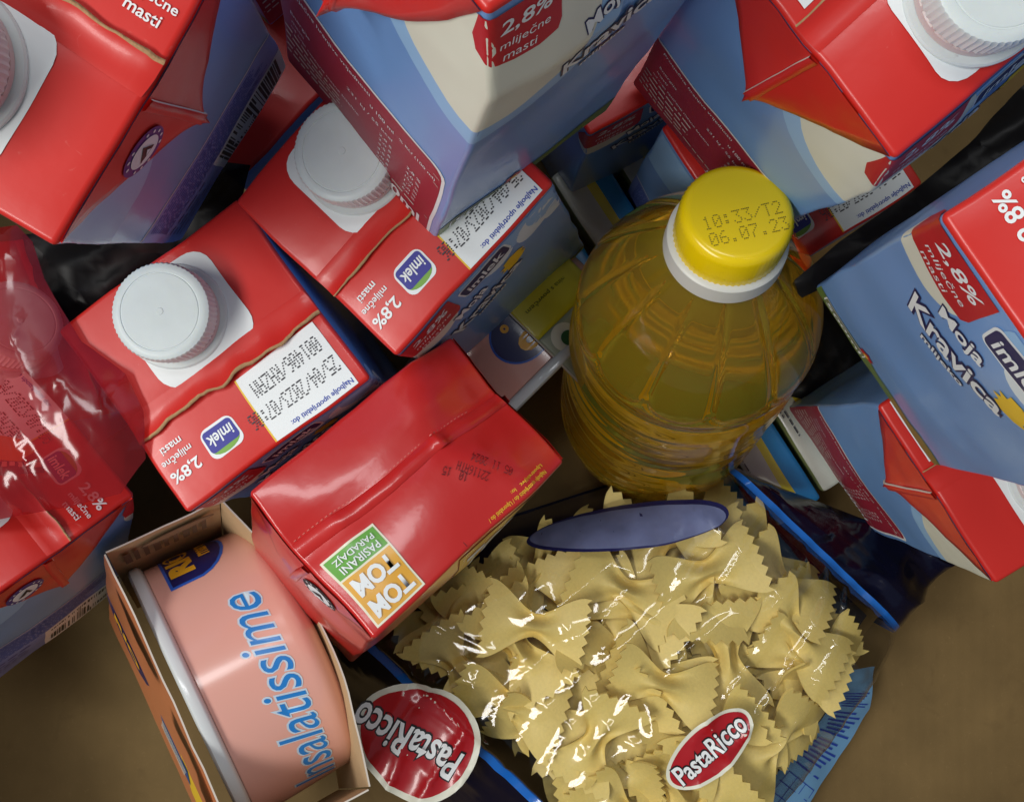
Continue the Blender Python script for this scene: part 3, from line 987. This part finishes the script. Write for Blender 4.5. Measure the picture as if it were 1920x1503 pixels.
def sheet(poly, name, m, o0, surf, grid=2.0, parent=None):
    V, F = polymesh([poly], grid)
    ob = mesh(name, [surf.pos('w', x, y, o0 + 0.02 * max(0, x)) * MM for x, y in V], F, m, parent or surf.root)
    md = ob.modifiers.new('thick', 'SOLIDIFY')
    md.thickness = 0.0005
    return ob
rr = random.Random(4)
torn = [(9, 37)] + [(9 + 1.9 * i, 37 + rr.uniform(-2.0, 2.2) - (5.5 if 8 < i < 13 else 0)) for i in range(1, 20)] + [(47, 37)]
yl = sheet([(9, 8), (47, 8)] + list(reversed(torn)), 'board_wall', SLY, 1.0, ys_)
gl_ = sheet([(9, -16), (47, -16), (47, 7.9), (9, 7.9)], 'board_wall', SLG, 1.0, ys_)
edge_ = sheet([(8.4, -16), (9.0, -16), (9.0, 37), (8.4, 37)], 'board_edge', PAPERW, 1.05, ys_)
ys_.lay('lettering', 'w', join2d([text('Tunjevina s povrćem', 30, 2.4, 28, 18, 180, 0.0), text('konzervirana u ulju', 24, 2.0, 26, 23, 180)]), 1.7, mat('olive_ink', srgb(84, 92, 30), 0.6), yl)
ys_.poly('round_mark', 'w', disc(5.5, 17, 2, 24), 1.6, CREAM, gl_, 2)
ys_.poly('round_mark', 'w', disc(2.9, 17.5, 1, 20), 1.9, mat('mark_green', srgb(40, 96, 60), 0.5), gl_, 2)
for o in (c2, y2):
    pass

# ------------------------------------------------------------------ striped packs lying on the box floor under the bottle
PB = mat('pack_blue', srgb(40, 138, 206), 0.35, 0.4, 0.2, 80, 0.1)
PY = mat('pack_yellow', srgb(222, 208, 48), 0.35, 0.4, 0.2, 80)
PW = mat('pack_white', srgb(206, 208, 196), 0.35, 0.4, 0.2, 80, 0.04)
PG = mat('pack_olive', srgb(150, 156, 96), 0.4, 0.3, 0.2, 80, 0.1)
def pack(label, px, py, d, yaw, L, W, Hh, txt, seed, roll=0):
    root = thing('striped_pack', label, 'food pack', 'blue and yellow striped packs', from_px(px, py, d))
    root.rotation_euler = (math.radians(roll), 0, math.radians(yaw))
    r = 2.0
    def w(p):
        p = Vector(p)
        inn = Vector((max(-L / 2 + r, min(L / 2 - r, p.x)), max(-W / 2 + r, min(W / 2 - r, p.y)), max(-Hh + r, min(-r, p.z))))
        dd = p - inn
        dd.normalize()
        return inn + dd * r + noise.noise_vector(Vector((inn.x / 22, inn.y / 10, inn.z / 10 + seed))) * 0.9
    xs = [-L / 2, -L / 2 + 1, -L / 2 + 2] + [-L / 2 + 2 + (L - 4) * i / 24 for i in range(1, 24)] + [L / 2 - 2, L / 2 - 1, L / 2]
    # around the section: bands of colour
    sec = []
    hW = W / 2
    for a, b, m in (((-hW, -Hh), (-hW, 0), PG), ((-hW, 0), (-hW * 0.05, 0), PW), ((-hW * 0.05, 0), (hW * 0.28, 0), PY), ((hW * 0.28, 0), (hW, 0), PB), ((hW, 0), (hW, -Hh), PB), ((hW, -Hh), (-hW, -Hh), PG)):
        sec.append((a, b, m))
    for a, b, m in sec:
        n = 8
        V, F = [], []
        for i, x in enumerate(xs):
            for k in range(n + 1):
                t = k / n
                V.append(w((x, a[0] + (b[0] - a[0]) * t, a[1] + (b[1] - a[1]) * t)) * MM)
            if i:
                for k in range(n):
                    q0 = (i - 1) * (n + 1) + k
                    F.append((q0, q0 + n + 1, q0 + n + 2, q0 + 1))
        mesh('wrapper_panel', V, F, m, root)
    for sx in (-1, 1):
        V = [w((sx * L / 2, y, z)) * MM for y, z in ((-hW, 0), (hW, 0), (hW, -Hh), (-hW, -Hh))]
        mesh('end_panel', V, [(0, 1, 2, 3) if sx < 0 else (3, 2, 1, 0)], PG, root)
    fl = Flat(root, (0, 0, 0.9), (1, 0, 0), (0, 1, 0))
    if txt == 'COTTE':
        fl.lay('lettering', 'f', text('COTTE', 17, 4.2, -L / 2 + 24, -hW * 0.45, 0, 0.02), 0.3, PB)
    elif txt:
        fl.lay('lettering', 'f', text(txt, 7, 4, L / 2 - 52, -hW * 0.5, 0, 0.02), 0.3, INK)
    fl.lay('small_print', 'f', greek(-L / 2 + 40, L / 2 - 20, -hW * 0.62, 2, 1.6, 0.5, seed), 0.3, DOTINK)
    return root
pack('striped pack with COTTE lettering under the torn yellow sleeve', 1185, 700, 432, -57, 176, 24, 22, 'COTTE', 3, 0)
pack('middle striped pack, its blue band against the oil bottle foot', 1288, 632, 430, -57, 178, 23, 22, '', 5, 0)
pack('striped pack marked 17 beside the dark red nutrition panel of a carton', 1385, 578, 432, -58, 172, 22, 22, '17', 8, 0)

# ------------------------------------------------------------------ oil bottle
OIL = bpy.data.materials.new('sunflower_oil')
OIL.use_nodes = True
nt = OIL.node_tree
pb = nt.nodes['Principled BSDF']
pb.inputs['Base Color'].default_value = (0.98, 0.53, 0.03, 1)
pb.inputs['Roughness'].default_value = 0.05
pb.inputs['IOR'].default_value = 1.40
pb.inputs['Transmission Weight'].default_value = 0.87
bot = thing('oil_bottle', 'ribbed plastic bottle of golden cooking oil with yellow screw cap', 'bottle')
axis_up = Vector((0.0, 0.335, 0.942)).normalized()
cap_top = Vector((61.9 * MM, 51.6 * MM, CAM_Z - 0.277))
BL = 170.0
bot.rotation_mode = 'QUATERNION'
bot.rotation_quaternion = axis_up.to_track_quat('Z', 'Y')
bot.location = cap_top - axis_up * BL * MM
bot.scale = (0.975, 0.975, 1)
def interp(tab, z):
    for i in range(len(tab) - 1):
        (z0, r0), (z1, r1) = tab[i], tab[i + 1]
        if z <= z1:
            zm, rm = tab[max(0, i - 1)]
            zp, rp = tab[min(len(tab) - 1, i + 2)]
            h_ = z1 - z0
            m0 = (r1 - rm) / max(1e-6, z1 - zm)
            m1 = (rp - r0) / max(1e-6, zp - z0)
            t = (z - z0) / h_
            return (2 * t ** 3 - 3 * t * t + 1) * r0 + (t ** 3 - 2 * t * t + t) * h_ * m0 + (-2 * t ** 3 + 3 * t * t) * r1 + (t ** 3 - t * t) * h_ * m1
    return tab[-1][1]
RING = BL - 69
prof = [(0, 30), (0.6, 35), (2.5, 39.5), (6, 41.5), (RING - 82, 42.2), (RING - 50, 42.2), (RING - 14, 42.0), (RING - 5, 40.3), (RING + 1, 41.7), (RING + 6, 41.9), (RING + 12, 40.6), (RING + 21, 37.0), (RING + 30, 31.6), (RING + 38, 25.6),
        (RING + 44, 20.5), (RING + 48, 17.2), (RING + 51, 15.4), (RING + 58, 14.6)]
NP = 12
def rad(z, th):
    r = interp(prof, z)
    s0, s1 = RING + 2, RING + 50
    if s0 <= z <= s1:
        s = (z - s0) / (s1 - s0)
        ph = ((th / (2 * math.pi) * NP) % 1) * 2 - 1
        sb = 0.05 + 0.20 * (1 - math.sqrt(max(0, 1 - ph * ph)))
        half = math.pi / NP * r
        d = min((1 - abs(ph)) * half, (s - sb) * 50)
        fade = min(1, (1 - s) / 0.15)
        if d < 0:
            r += -0.5 * math.exp(-(d / 0.9) ** 2) * fade
        else:
            r += -0.5 * math.exp(-(d / 0.9) ** 2) * fade
    elif 8 < z < RING - 9:
        # swirling body ribs
        zz = z + 7.5 * math.sin(th + 0.6)
        k = min(1, (z - 8) / 10, (RING - 9 - z) / 8)
        r += k * (0.75 * math.sin(2 * math.pi * zz / 8.5) * (0.5 + 0.5 * math.sin(th * 2 + 1.0)) - 1.4 * math.exp(-((zz - (RING - 44)) / 3.2) ** 2))
    return r
n = 288
zs = [0, 0.3, 0.6, 1.2, 2.5, 4, 6] + [8 + 0.85 * i for i in range(int((RING + 58 - 8) / 0.85))]
V, F = [], []
for k, z in enumerate(zs):
    for i in range(n):
        th = 2 * math.pi * i / n
        r = rad(z, th)
        V.append((r * math.cos(th) * MM, r * math.sin(th) * MM, z * MM))
    if k:
        for i in range(n):
            a, b = (k - 1) * n + i, (k - 1) * n + (i + 1) % n
            F.append((a, b, b + n, a + n))
F.append(tuple(reversed(range(n))))
F.append(tuple(range(len(V) - n, len(V))))
mesh('bottle_body', V, F, OIL, bot)
def lathe(name, prof, m, parent, n=96, knurl=None, cap=True, sharp=40):
    V, F = [], []
    for k, (r, z, kn) in enumerate(prof):
        for i in range(n):
            rr_ = r + (kn * (0.5 + 0.5 * math.cos(math.pi * i)) if kn else 0)
            V.append((rr_ * math.cos(2 * math.pi * i / n) * MM, rr_ * math.sin(2 * math.pi * i / n) * MM, z * MM))
        if k:
            for i in range(n):
                a, b = (k - 1) * n + i, (k - 1) * n + (i + 1) % n
                F.append((a, b, b + n, a + n))
    if cap:
        F.append(tuple(range(len(V) - n, len(V))))
    return mesh(name, V, F, m, parent, sharp=sharp)
COLLAR = mat('collar_white', srgb(214, 214, 206), 0.4, 0, 0, 0, 0, 0.5, 0.1)
CAPY = mat('cap_yellow', srgb(246, 212, 8), 0.24, 0.2, 0.02, 200, 0, 0.5, 0.05)
T0 = BL
lathe('cap_collar', [(14.4, T0 - 22, 0), (17.6, T0 - 21.2, 0), (18.3, T0 - 20.4, 0), (18.0, T0 - 14.2, 0), (17.2, T0 - 13.4, 0), (15.0, T0 - 13.2, 0)], COLLAR, bot, cap=False)
cp = lathe('screw_cap', [(14.5, T0 - 13.4, 0), (16.1, T0 - 13.4, 0.35), (16.1, T0 - 2.6, 0.35), (15.7, T0 - 1.1, 0), (14.9, T0 - 0.35, 0), (13.9, T0, 0), (13.0, T0 + 0.05, 0), (4, T0 + 0.05, 0)], CAPY, bot, n=120, sharp=55)
Mi = bot.rotation_quaternion.inverted()
ex = Mi @ Vector((0.966, 0.259, 0))
ex.z = 0
ex.normalize()
ey = Vector((-ex.y, ex.x, 0))
fl = Flat(cp, (0, 0, T0 + 0.05), ex, ey)
fl.lay('lettering', 'c', join2d([dotted('10:33/T2', 22.5, 3.7, 0.6, -1.3, 0, 0.42), dotted('06.07.23', 22.5, 3.7, 0.9, -6.6, 0, 0.42)]), 0.12, mat('cap_ink', srgb(96, 78, 20), 0.7))

# ------------------------------------------------------------------ bag of bow-tie pasta
CLEAR = film_mat('clear_film', (0.97, 0.97, 0.96, 1), 0.01, 0.075, None, 0, 0.05, 30)
NAVYF = film_mat('navy_film', (0.02, 0.02, 0.05, 1), -0.02, 0.2, srgb(16, 17, 40), 0.985, 0.12, 40)
BLUEF = film_mat('blue_border_film', (0.1, 0.3, 0.7, 1), 0.02, 0.15, srgb(24, 104, 196), 0.95, 0.2, 60)
PALEF = film_mat('pale_blue_film', (0.4, 0.6, 0.8, 1), 0.02, 0.2, srgb(120, 172, 216), 0.95, 0.2, 60)
REDF = mat('oval_red', srgb(176, 24, 34), 0.3, 0.4)
QUAD = {(-1, -1): Vector((-76, -76)), (1, -1): Vector((84, -24)), (1, 1): Vector((159, -96)), (-1, 1): Vector((74, -216))}
def bil(s, t):
    return (QUAD[-1, -1] * (1 - s) * (1 - t) + QUAD[1, -1] * (1 + s) * (1 - t) + QUAD[1, 1] * (1 + s) * (1 + t) + QUAD[-1, 1] * (1 - s) * (1 + t)) / 4
def unbil(x, y):
    s = t = 0.0
    for _ in range(12):
        p = bil(s, t)
        e = 1e-3
        ds, dt = (bil(s + e, t) - p) / e, (bil(s, t + e) - p) / e
        det = ds.x * dt.y - ds.y * dt.x
        rx, ry = x - p.x, y - p.y
        s += (rx * dt.y - ry * dt.x) / det
        t += (ds.x * ry - ds.y * rx) / det
    return s, t
def bag_z(s, t):
    a = max(0.0, 1 - abs(min(1, abs(s))) ** (7 if s > 0 else 18)) ** 0.45
    b = max(0.0, 1 - min(1, abs(t)) ** 9) ** 0.5
    return 15 + (39 + 23 * a) * b + 7 * a * b * max(0, 1 - t * t) * max(0, 1 - s * s)
def wrinkle(p, k=1.0):
    u_, v_ = 0.68 * p[0] + 0.73 * p[1], 0.73 * p[0] - 0.68 * p[1]
    a = 1 - abs(noise.noise(Vector((u_ / 46, v_ / 13, 2.0))))
    b = 1 - abs(noise.noise(Vector((p[0] / 9, p[1] / 9, 7.0))))
    c = 1 - abs(noise.noise(Vector((u_ / 16, v_ / 38, 5.0))))
    m = max(0.0, min(1.0, 0.35 + 1.6 * noise.noise(Vector((p[0] / 34, p[1] / 34, 11.0)))))
    return k * (2.6 * a ** 4 + 0.35 * m * b ** 5 + 1.5 * c ** 5)
class Bag(Surface):
    def pos(self, face, x, y, off):
        s, t = unbil(x, y)
        s2, t2 = max(-0.95, min(0.95, s)), max(-1, min(1, t))
        return Vector((x, y, bag_z(s2, t2) + wrinkle((x, y)) + off))
bagroot = thing('pasta_bag', 'clear bag of bow-tie pasta with dark blue ends and red oval labels', 'pasta bag')
bag = Bag(bagroot)
def patch(name, s0, s1, t0, t1, ns, nt_, m, fz=None, parent=bagroot, off=0.0):
    V, F = [], []
    for i in range(ns + 1):
        for j in range(nt_ + 1):
            s, t = s0 + (s1 - s0) * i / ns, t0 + (t1 - t0) * j / nt_
            p = bil(s, t)
            z = fz(s, t, p) if fz else bag_z(s, t) + wrinkle(p)
            V.append((p.x * MM, p.y * MM, (z + off) * MM))
            if i and j:
                a = i * (nt_ + 1) + j
                F.append((a - nt_ - 2, a - 1, a, a - nt_ - 1))
    return mesh(name, V, F, m, parent)
patch('clear_film', -0.985, 0.985, -1, 1, 110, 110, CLEAR)
patch('bag_underside', -1, 1, -1, 1, 4, 4, NAVYF, lambda s, t, p: 6 + 2 * s)
# blue border stripes and crumpled dark ends
def band(name, A0, A1, B0, B1, zA, zB, m, n=50, crump=6.0, seed=1, mm_=40):
    V, F = [], []
    for i in range(n + 1):
        for j in range(mm_ + 1):
            u, v = i / n, j / mm_
            a = Vector(A0).lerp(Vector(A1), v)
            b = Vector(B0).lerp(Vector(B1), v)
            p = a.lerp(b, u)
            z = zA(v) * (1 - u) + zB(v) * u
            r = 1 - abs(noise.noise(Vector((p.x / 22, p.y / 22, seed))))
            r2 = 1 - abs(noise.noise(Vector((p.x / 6, p.y / 6, seed + 3))))
            z += (crump * (r ** 3 - 0.4) + crump * 0.10 * (r2 ** 3 - 0.4)) * min(1, u * 4)
            V.append((p.x * MM, p.y * MM, z * MM))
            if i and j:
                k = i * (mm_ + 1) + j
                F.append((k - mm_ - 2, k - 1, k, k - mm_ - 1))
    return mesh(name, V, F, m, bagroot)
zline = lambda sg: (lambda v: bag_z(sg * 0.985, -1 + 2 * v) + wrinkle(bil(sg * 0.985, -1 + 2 * v)))
R0, R1 = bil(0.985, -1), bil(0.985, 1)
R0b, R1b = bil(1.02, -1), bil(1.02, 1)
band('border_stripe', R0, R1, R0b, R1b, zline(1), lambda v: zline(1)(v) + 0.6, BLUEF, 4, 0.0)
band('dark_end', R0b, R1b, Vector((112, -36)), Vector((186, -64)), lambda v: zline(1)(v) + 0.5, lambda v: 34 + 8 * v, NAVYF, 44, 9.0, 2)
L0, L1 = bil(-0.985, -1), bil(-0.985, 1)
L0b, L1b = bil(-1.03, -1), bil(-1.03, 1)
band('border_stripe', L0, L1, L0b, L1b, lambda v: zline(-1)(v) - 0.3, lambda v: zline(-1)(v) - 0.8, BLUEF, 4, 0.0)
band('dark_end', L0b, L1b, Vector((-84, -128)), Vector((20, -226)), lambda v: zline(-1)(v) - 1.0, lambda v: 14, NAVYF, 40, 2.5, 5)
# red oval labels printed on the film
def oval(cx, cy, rot, a, b, egg, cw, ch, toff, cream=1.8, lift=0.0):
    def shp(k):
        return xf([((a + k) * math.cos(i * math.pi / 24), (b + k) * math.sin(i * math.pi / 24) * (1 + egg * math.cos(i * math.pi / 24))) for i in range(0, 48)], cx, cy, rot)
    o = bag.poly('oval_label', 'b', shp(cream), 0.35 + lift, CREAM, grid=1.5)
    bag.poly('oval_field', 'b', shp(0), 0.6 + lift, REDF, o, 1.5)
    for g, of, m in ((0.045, 0.85, INK), (0.0, 1.35, WHITE)):
        bag.lay('lettering', 'b', text('PastaRicco', cw, ch, *xf([toff], cx, cy, rot)[0], rot, 0.02, 0.1, g), of + lift, m, o)
oval(73.5, -129.5, 43, 18.5, 8.6, 0.0, 33, 7.8, (0, 0.3), 1.4)
oval(-36.5, -128.5, 152, 22, 20, -0.18, 44, 12, (3, 2.0), 2.4, 1.6)
# silvery picture label folded over the side of the bag next to the bottle
SILV = mat('silver_label', srgb(112, 120, 158), 0.3, 0.3, 0.4, 90, 0.45)
lens = [(44 + 37 * math.cos(i * math.pi / 24) + 2.0 * math.sin(i * math.pi / 24), -49.0 + 5.2 * math.cos(i * math.pi / 24) + (7.2 if i < 24 else 6.0) * math.sin(i * math.pi / 24) * (1 + 0.25 * math.cos(i * math.pi / 24))) for i in range(48)]
lo_ = bag.poly('picture_label', 'b', [(43 + (x - 43) * 1.035, -49 + (y + 49) * 1.16) for x, y in lens], 1.2, DNAVY, grid=3)
bag.poly('picture_field', 'b', lens, 1.6, SILV, lo_, 3)
# pale blue printed strip along the lower side seam
sA = [(147, -116), (138, -132), (121, -154), (100, -178)]
sB = [(160, -117), (158, -136), (137, -168), (120, -194)]
class Strip(Surface):
    def pos(self, face, u, v, off):
        k = max(0, min(2.999, u * 3))
        i = int(k)
        f = k - i
        a = Vector(sA[i]).lerp(Vector(sA[i + 1]), f)
        b = Vector(sB[i]).lerp(Vector(sB[i + 1]), f)
        p = a.lerp(b, v)
        return Vector((p.x, p.y, 24 - 9 * v + 2.5 * noise.noise(Vector((u * 7, v * 2, 4))) + off))
st = Strip(bagroot)
V, F = [], []
for i in range(37):
    for j in range(9):
        V.append(st.pos('s', i / 36, j / 8, 0) * MM)
        if i and j:
            a = i * 9 + j
            F.append((a - 10, a - 1, a, a - 9))
sp = mesh('printed_strip', V, F, PALEF, bagroot)
st.lay('small_print', 's', bars2d([(0.2 + 0.022 * i, 0.12 + 0.05 * (i % 3), 0.209 + 0.022 * i, 0.9 - 0.06 * (i % 4)) for i in range(22) if i % 7 != 6]), 0.4, BLUEINK, sp)
st.lay('small_print', 's', bars2d([(0.72 + 0.06 * i, 0.15, 0.724 + 0.06 * i, 0.9) for i in range(5)] + [(0.72, 0.15 + 0.25 * j, 0.96, 0.165 + 0.25 * j) for j in range(4)]), 0.4, BLUEINK, sp)

# the pasta itself
PASTA = mat('durum_pasta', srgb(230, 206, 124), 0.5, 0.0, 0.12, 900, 0.10, 0.4, 0.12)
def farfalla(seed):
    rnd = random.Random(seed)
    nx, ny = 26, 14
    Lh, Wc, We = 21.5 + rnd.uniform(-1.5, 1), 4.8, 16.0 + rnd.uniform(-1.2, 1.2)
    curl = rnd.uniform(0.002, 0.012)
    curl2 = rnd.uniform(-0.01, 0.012)
    tw = rnd.uniform(-0.025, 0.025)
    fold = rnd.uniform(2.6, 3.6)
    V, F = [], []
    for lay in (0, 1):
        for i in range(nx + 1):
            xi = 2 * i / nx - 1
            for j in range(ny + 1):
                t = 2 * j / ny - 1
                k = abs(xi)
                sm = k * k * (3 - 2 * k)
                w = Wc + (We - Wc) * (0.25 * k + 0.75 * sm)
                x = Lh * xi * (1 - 0.05 * t * t)
                if i in (0, nx):
                    x += (1 if i else -1) * (1.5 if j % 2 == 0 else -0.5)
                y = w * t
                pin = math.exp(-(x / 7.5) ** 2)
                z = fold * pin * math.cos(math.pi * 1.5 * t) + 0.35 * fold * math.exp(-(x / 13) ** 2) * math.cos(math.pi * t)
                z += curl * x * x * (1 if xi > 0 else 0.6) + curl2 * y * y * sm
                y2 = y * math.cos(tw * x) - z * math.sin(tw * x)
                z2 = y * math.sin(tw * x) + z * math.cos(tw * x)
                V.append((x * MM, y2 * MM, (z2 - 1.15 * lay) * MM))
    N = (nx + 1) * (ny + 1)
    g = lambda l, i, j: l * N + i * (ny + 1) + j
    for i in range(nx):
        for j in range(ny):
            F.append((g(0, i, j), g(0, i + 1, j), g(0, i + 1, j + 1), g(0, i, j + 1)))
            F.append((g(1, i, j), g(1, i, j + 1), g(1, i + 1, j + 1), g(1, i + 1, j)))
    for i in range(nx):
        F.append((g(0, i, 0), g(1, i, 0), g(1, i + 1, 0), g(0, i + 1, 0)))
        F.append((g(0, i, ny), g(0, i + 1, ny), g(1, i + 1, ny), g(1, i, ny)))
    for j in range(ny):
        F.append((g(0, 0, j), g(0, 0, j + 1), g(1, 0, j + 1), g(1, 0, j)))
        F.append((g(0, nx, j), g(1, nx, j), g(1, nx, j + 1), g(0, nx, j + 1)))
    me = bpy.data.meshes.new('pasta_bow')
    me.from_pydata(V, [], F)
    me.update()
    me.materials.append(PASTA)
    me.polygons.foreach_set('use_smooth', [True] * len(me.polygons))
    me.set_sharp_from_angle(angle=math.radians(50))
    return me
bows = [farfalla(i) for i in range(7)]
rnd = random.Random(77)
placed = []
for layer, (dmin, depth, tries, tiltmax) in enumerate(((30.0, 8.0, 4000, 9), (24.0, 15.0, 4000, 18), (20.0, 23.0, 4000, 20), (18.0, 31.0, 3000, 15))):
    mine = []
    for _ in range(tries):
        s, t = rnd.uniform(-0.97, 0.88), rnd.uniform(-0.92, 0.85)
        p = bil(s, t)
        if any((p - m).length < dmin for m in mine):
            continue
        z = bag_z(s, t) - depth
        if z < 9:
            continue
        e = 0.04
        gx = (bag_z(min(1, s + e), t) - bag_z(max(-1, s - e), t)) / max(1, (bil(s + e, t) - bil(s - e, t)).length)
        n1 = Vector((rnd.uniform(-1, 1), rnd.uniform(-1, 1), 0)).normalized()
        ds, dt = bil(s + e, t) - p, bil(s, t + e) - p
        zs_, zt_ = bag_z(min(.99, s + e), t) - bag_z(s, t), bag_z(s, min(.99, t + e)) - bag_z(s, t)
        nrm = Vector((ds.x, ds.y, zs_)).cross(Vector((dt.x, dt.y, zt_)))
        if nrm.z < 0:
            nrm = -nrm
        nrm.normalize()
        nrm = nrm.lerp(Vector((0, 0, 1)), 0.35).normalized()
        q = nrm.to_track_quat('Z', 'Y') @ Quaternion((0, 0, 1), rnd.uniform(0, 6.28)) @ Quaternion((n1.x, n1.y, 0), math.radians(rnd.uniform(0, tiltmax)))
        me_ = rnd.choice(bows)
        over, out_ = 0.0, 0
        for v in list(me_.vertices)[::7]:
            w_ = q @ (v.co * 1000)
            s3, t3 = unbil(p.x + w_.x, p.y + w_.y)
            if s3 > 0.97 or s3 < -1.0 or abs(t3) > 0.98:
                out_ += 1
                continue
            over = max(over, z + w_.z + 1.2 - bag_z(s3, t3))
        if out_ > 0 or over > 22 or z - over < 8:
            continue
        z -= over
        mine.append(p)
        o = bpy.data.objects.new('pasta_bow', me_)
        COL.objects.link(o)
        o.rotation_mode = 'QUATERNION'
        o.rotation_quaternion = q
        o.location = (p.x * MM, p.y * MM, z * MM)
        k = rnd.uniform(0.93, 1.0)
        o.scale = (k, k, k)
        tag(o, 'pale yellow bow-tie pasta piece inside the clear bag', 'pasta', 'bow-tie pasta in the bag')

# ------------------------------------------------------------------ loose films, and dark sheets that paint shade into gaps
def film(name, label, cat, outline, depth, m, rise, wr, ang, grid=3.0, seed=1):
    """a rumpled sheet: outline given as floor-plan points (mm), height by depth()"""
    root = None
    V2, F = polymesh([outline], grid)
    ca, sa = math.cos(math.radians(ang)), math.sin(math.radians(ang))
    def z(x, y):
        d = 1e9
        for (x0, y0), (x1, y1) in zip(outline, outline[1:] + outline[:1]):
            vx, vy = x1 - x0, y1 - y0
            tt = max(0, min(1, ((x - x0) * vx + (y - y0) * vy) / (vx * vx + vy * vy)))
            d = min(d, math.hypot(x - x0 - vx * tt, y - y0 - vy * tt))
        a, b = x * ca + y * sa, -x * sa + y * ca
        w = 1 - abs(noise.noise(Vector((a / 60, b / 9, seed))))
        w2 = 1 - abs(noise.noise(Vector((a / 20, b / 6, seed + 4))))
        return CAM_Z * 1000 - depth(x, y) + rise * (1 - math.exp(-d / 9)) + wr * (w ** 3) + wr * 0.4 * w2 ** 3
    o = mesh(name, [(x * MM, y * MM, z(x, y) * MM) for x, y in V2], F, m)
    tag(o, label, cat)
    return o, z
def plan(pts, d):
    return [((x - 960) / 1900 * d, -(y - 751.5) / 1900 * d) for x, y in pts]
REDFILM = film_mat('red_film', (0.80, 0.27, 0.28, 1), 0.0, 0.14, srgb(160, 26, 32), 0.50, 0.04, 16)
rf, rz = film('film_or_shade_sheet', 'crumpled translucent red plastic film over the tilted milk carton', 'plastic film',
              plan([(-60, 425), (20, 418), (52, 450), (75, 520), (150, 640), (235, 700), (268, 770), (272, 860), (225, 925), (130, 950), (30, 968), (-60, 985)], 282),
              lambda x, y: 283 + (-100 - x) * 0.12, REDFILM, 10.0, 2.2, -62, 2.6, 3)
class FilmS(Surface):
    def __init__(self, root, z):
        super().__init__(root)
        self.z = z
    def pos(self, face, x, y, off):
        return Vector((x, y, self.z(x, y) + off))
fs = FilmS(rf, rz)
fs.poly('yellow_print', 'f', plan([(-60, 815), (20, 822), (55, 845), (20, 868), (-60, 862)], 275), -2.0, YEL, grid=3)
fs.poly('navy_print', 'f', plan([(-60, 868), (62, 866), (66, 888), (-60, 898)], 275), -1.9, DNAVY, grid=3)
fs.lay('small_print', 'f', [(0, 0)] and bars2d([(-142 + 2.6 * i, -18.2 + 0.3 * (i % 2), -140.4 + 2.6 * i, -16.8) for i in range(5)]), -1.6, CREAM)
GAP_SHADE = film_mat('gap_shade_film', (0.06, 0.055, 0.055, 1), -0.035, 0.42, srgb(16, 14, 15), 0.85, 0.05, 30)  # near-black tone carries the shade of the gaps between packs
film('film_or_shade_sheet', 'dark plastic film strip widened to stand in for gap shade between two milk cartons', 'plastic film',  # partly real film, widened so its dark colour paints the gap's shade
     plan([(1475, 535), (1560, 460), (1700, 365), (1800, 280), (1960, 110), (1960, 330), (1760, 425), (1560, 530), (1500, 560)], 306), lambda x, y: 306.0, GAP_SHADE, 8.0, 5.0, 32, 3.0, 8)

film('film_or_shade_sheet', 'added dark sheet standing in for shade in the gap below the barcode carton', 'plastic film',  # added sheet, its dark colour stands in for shade under the carton
     plan([(40, 440), (330, 400), (420, 300), (470, 310), (440, 400), (330, 480), (190, 590), (130, 640), (90, 600), (50, 500)], 330), lambda x, y: 335.0, GAP_SHADE, 5.0, 4.0, 32, 3.0, 12)

film('film_or_shade_sheet', 'added dark sheet standing in for shade on the box floor beside the oil bottle', 'plastic film',  # added sheet that darkens the floor where shade should fall
     plan([(1490, 600), (1540, 560), (1640, 640), (1660, 760), (1560, 760), (1470, 740), (1500, 680)], 425), lambda x, y: 430.0, GAP_SHADE, 6.0, 4.0, 60, 3.0, 15)
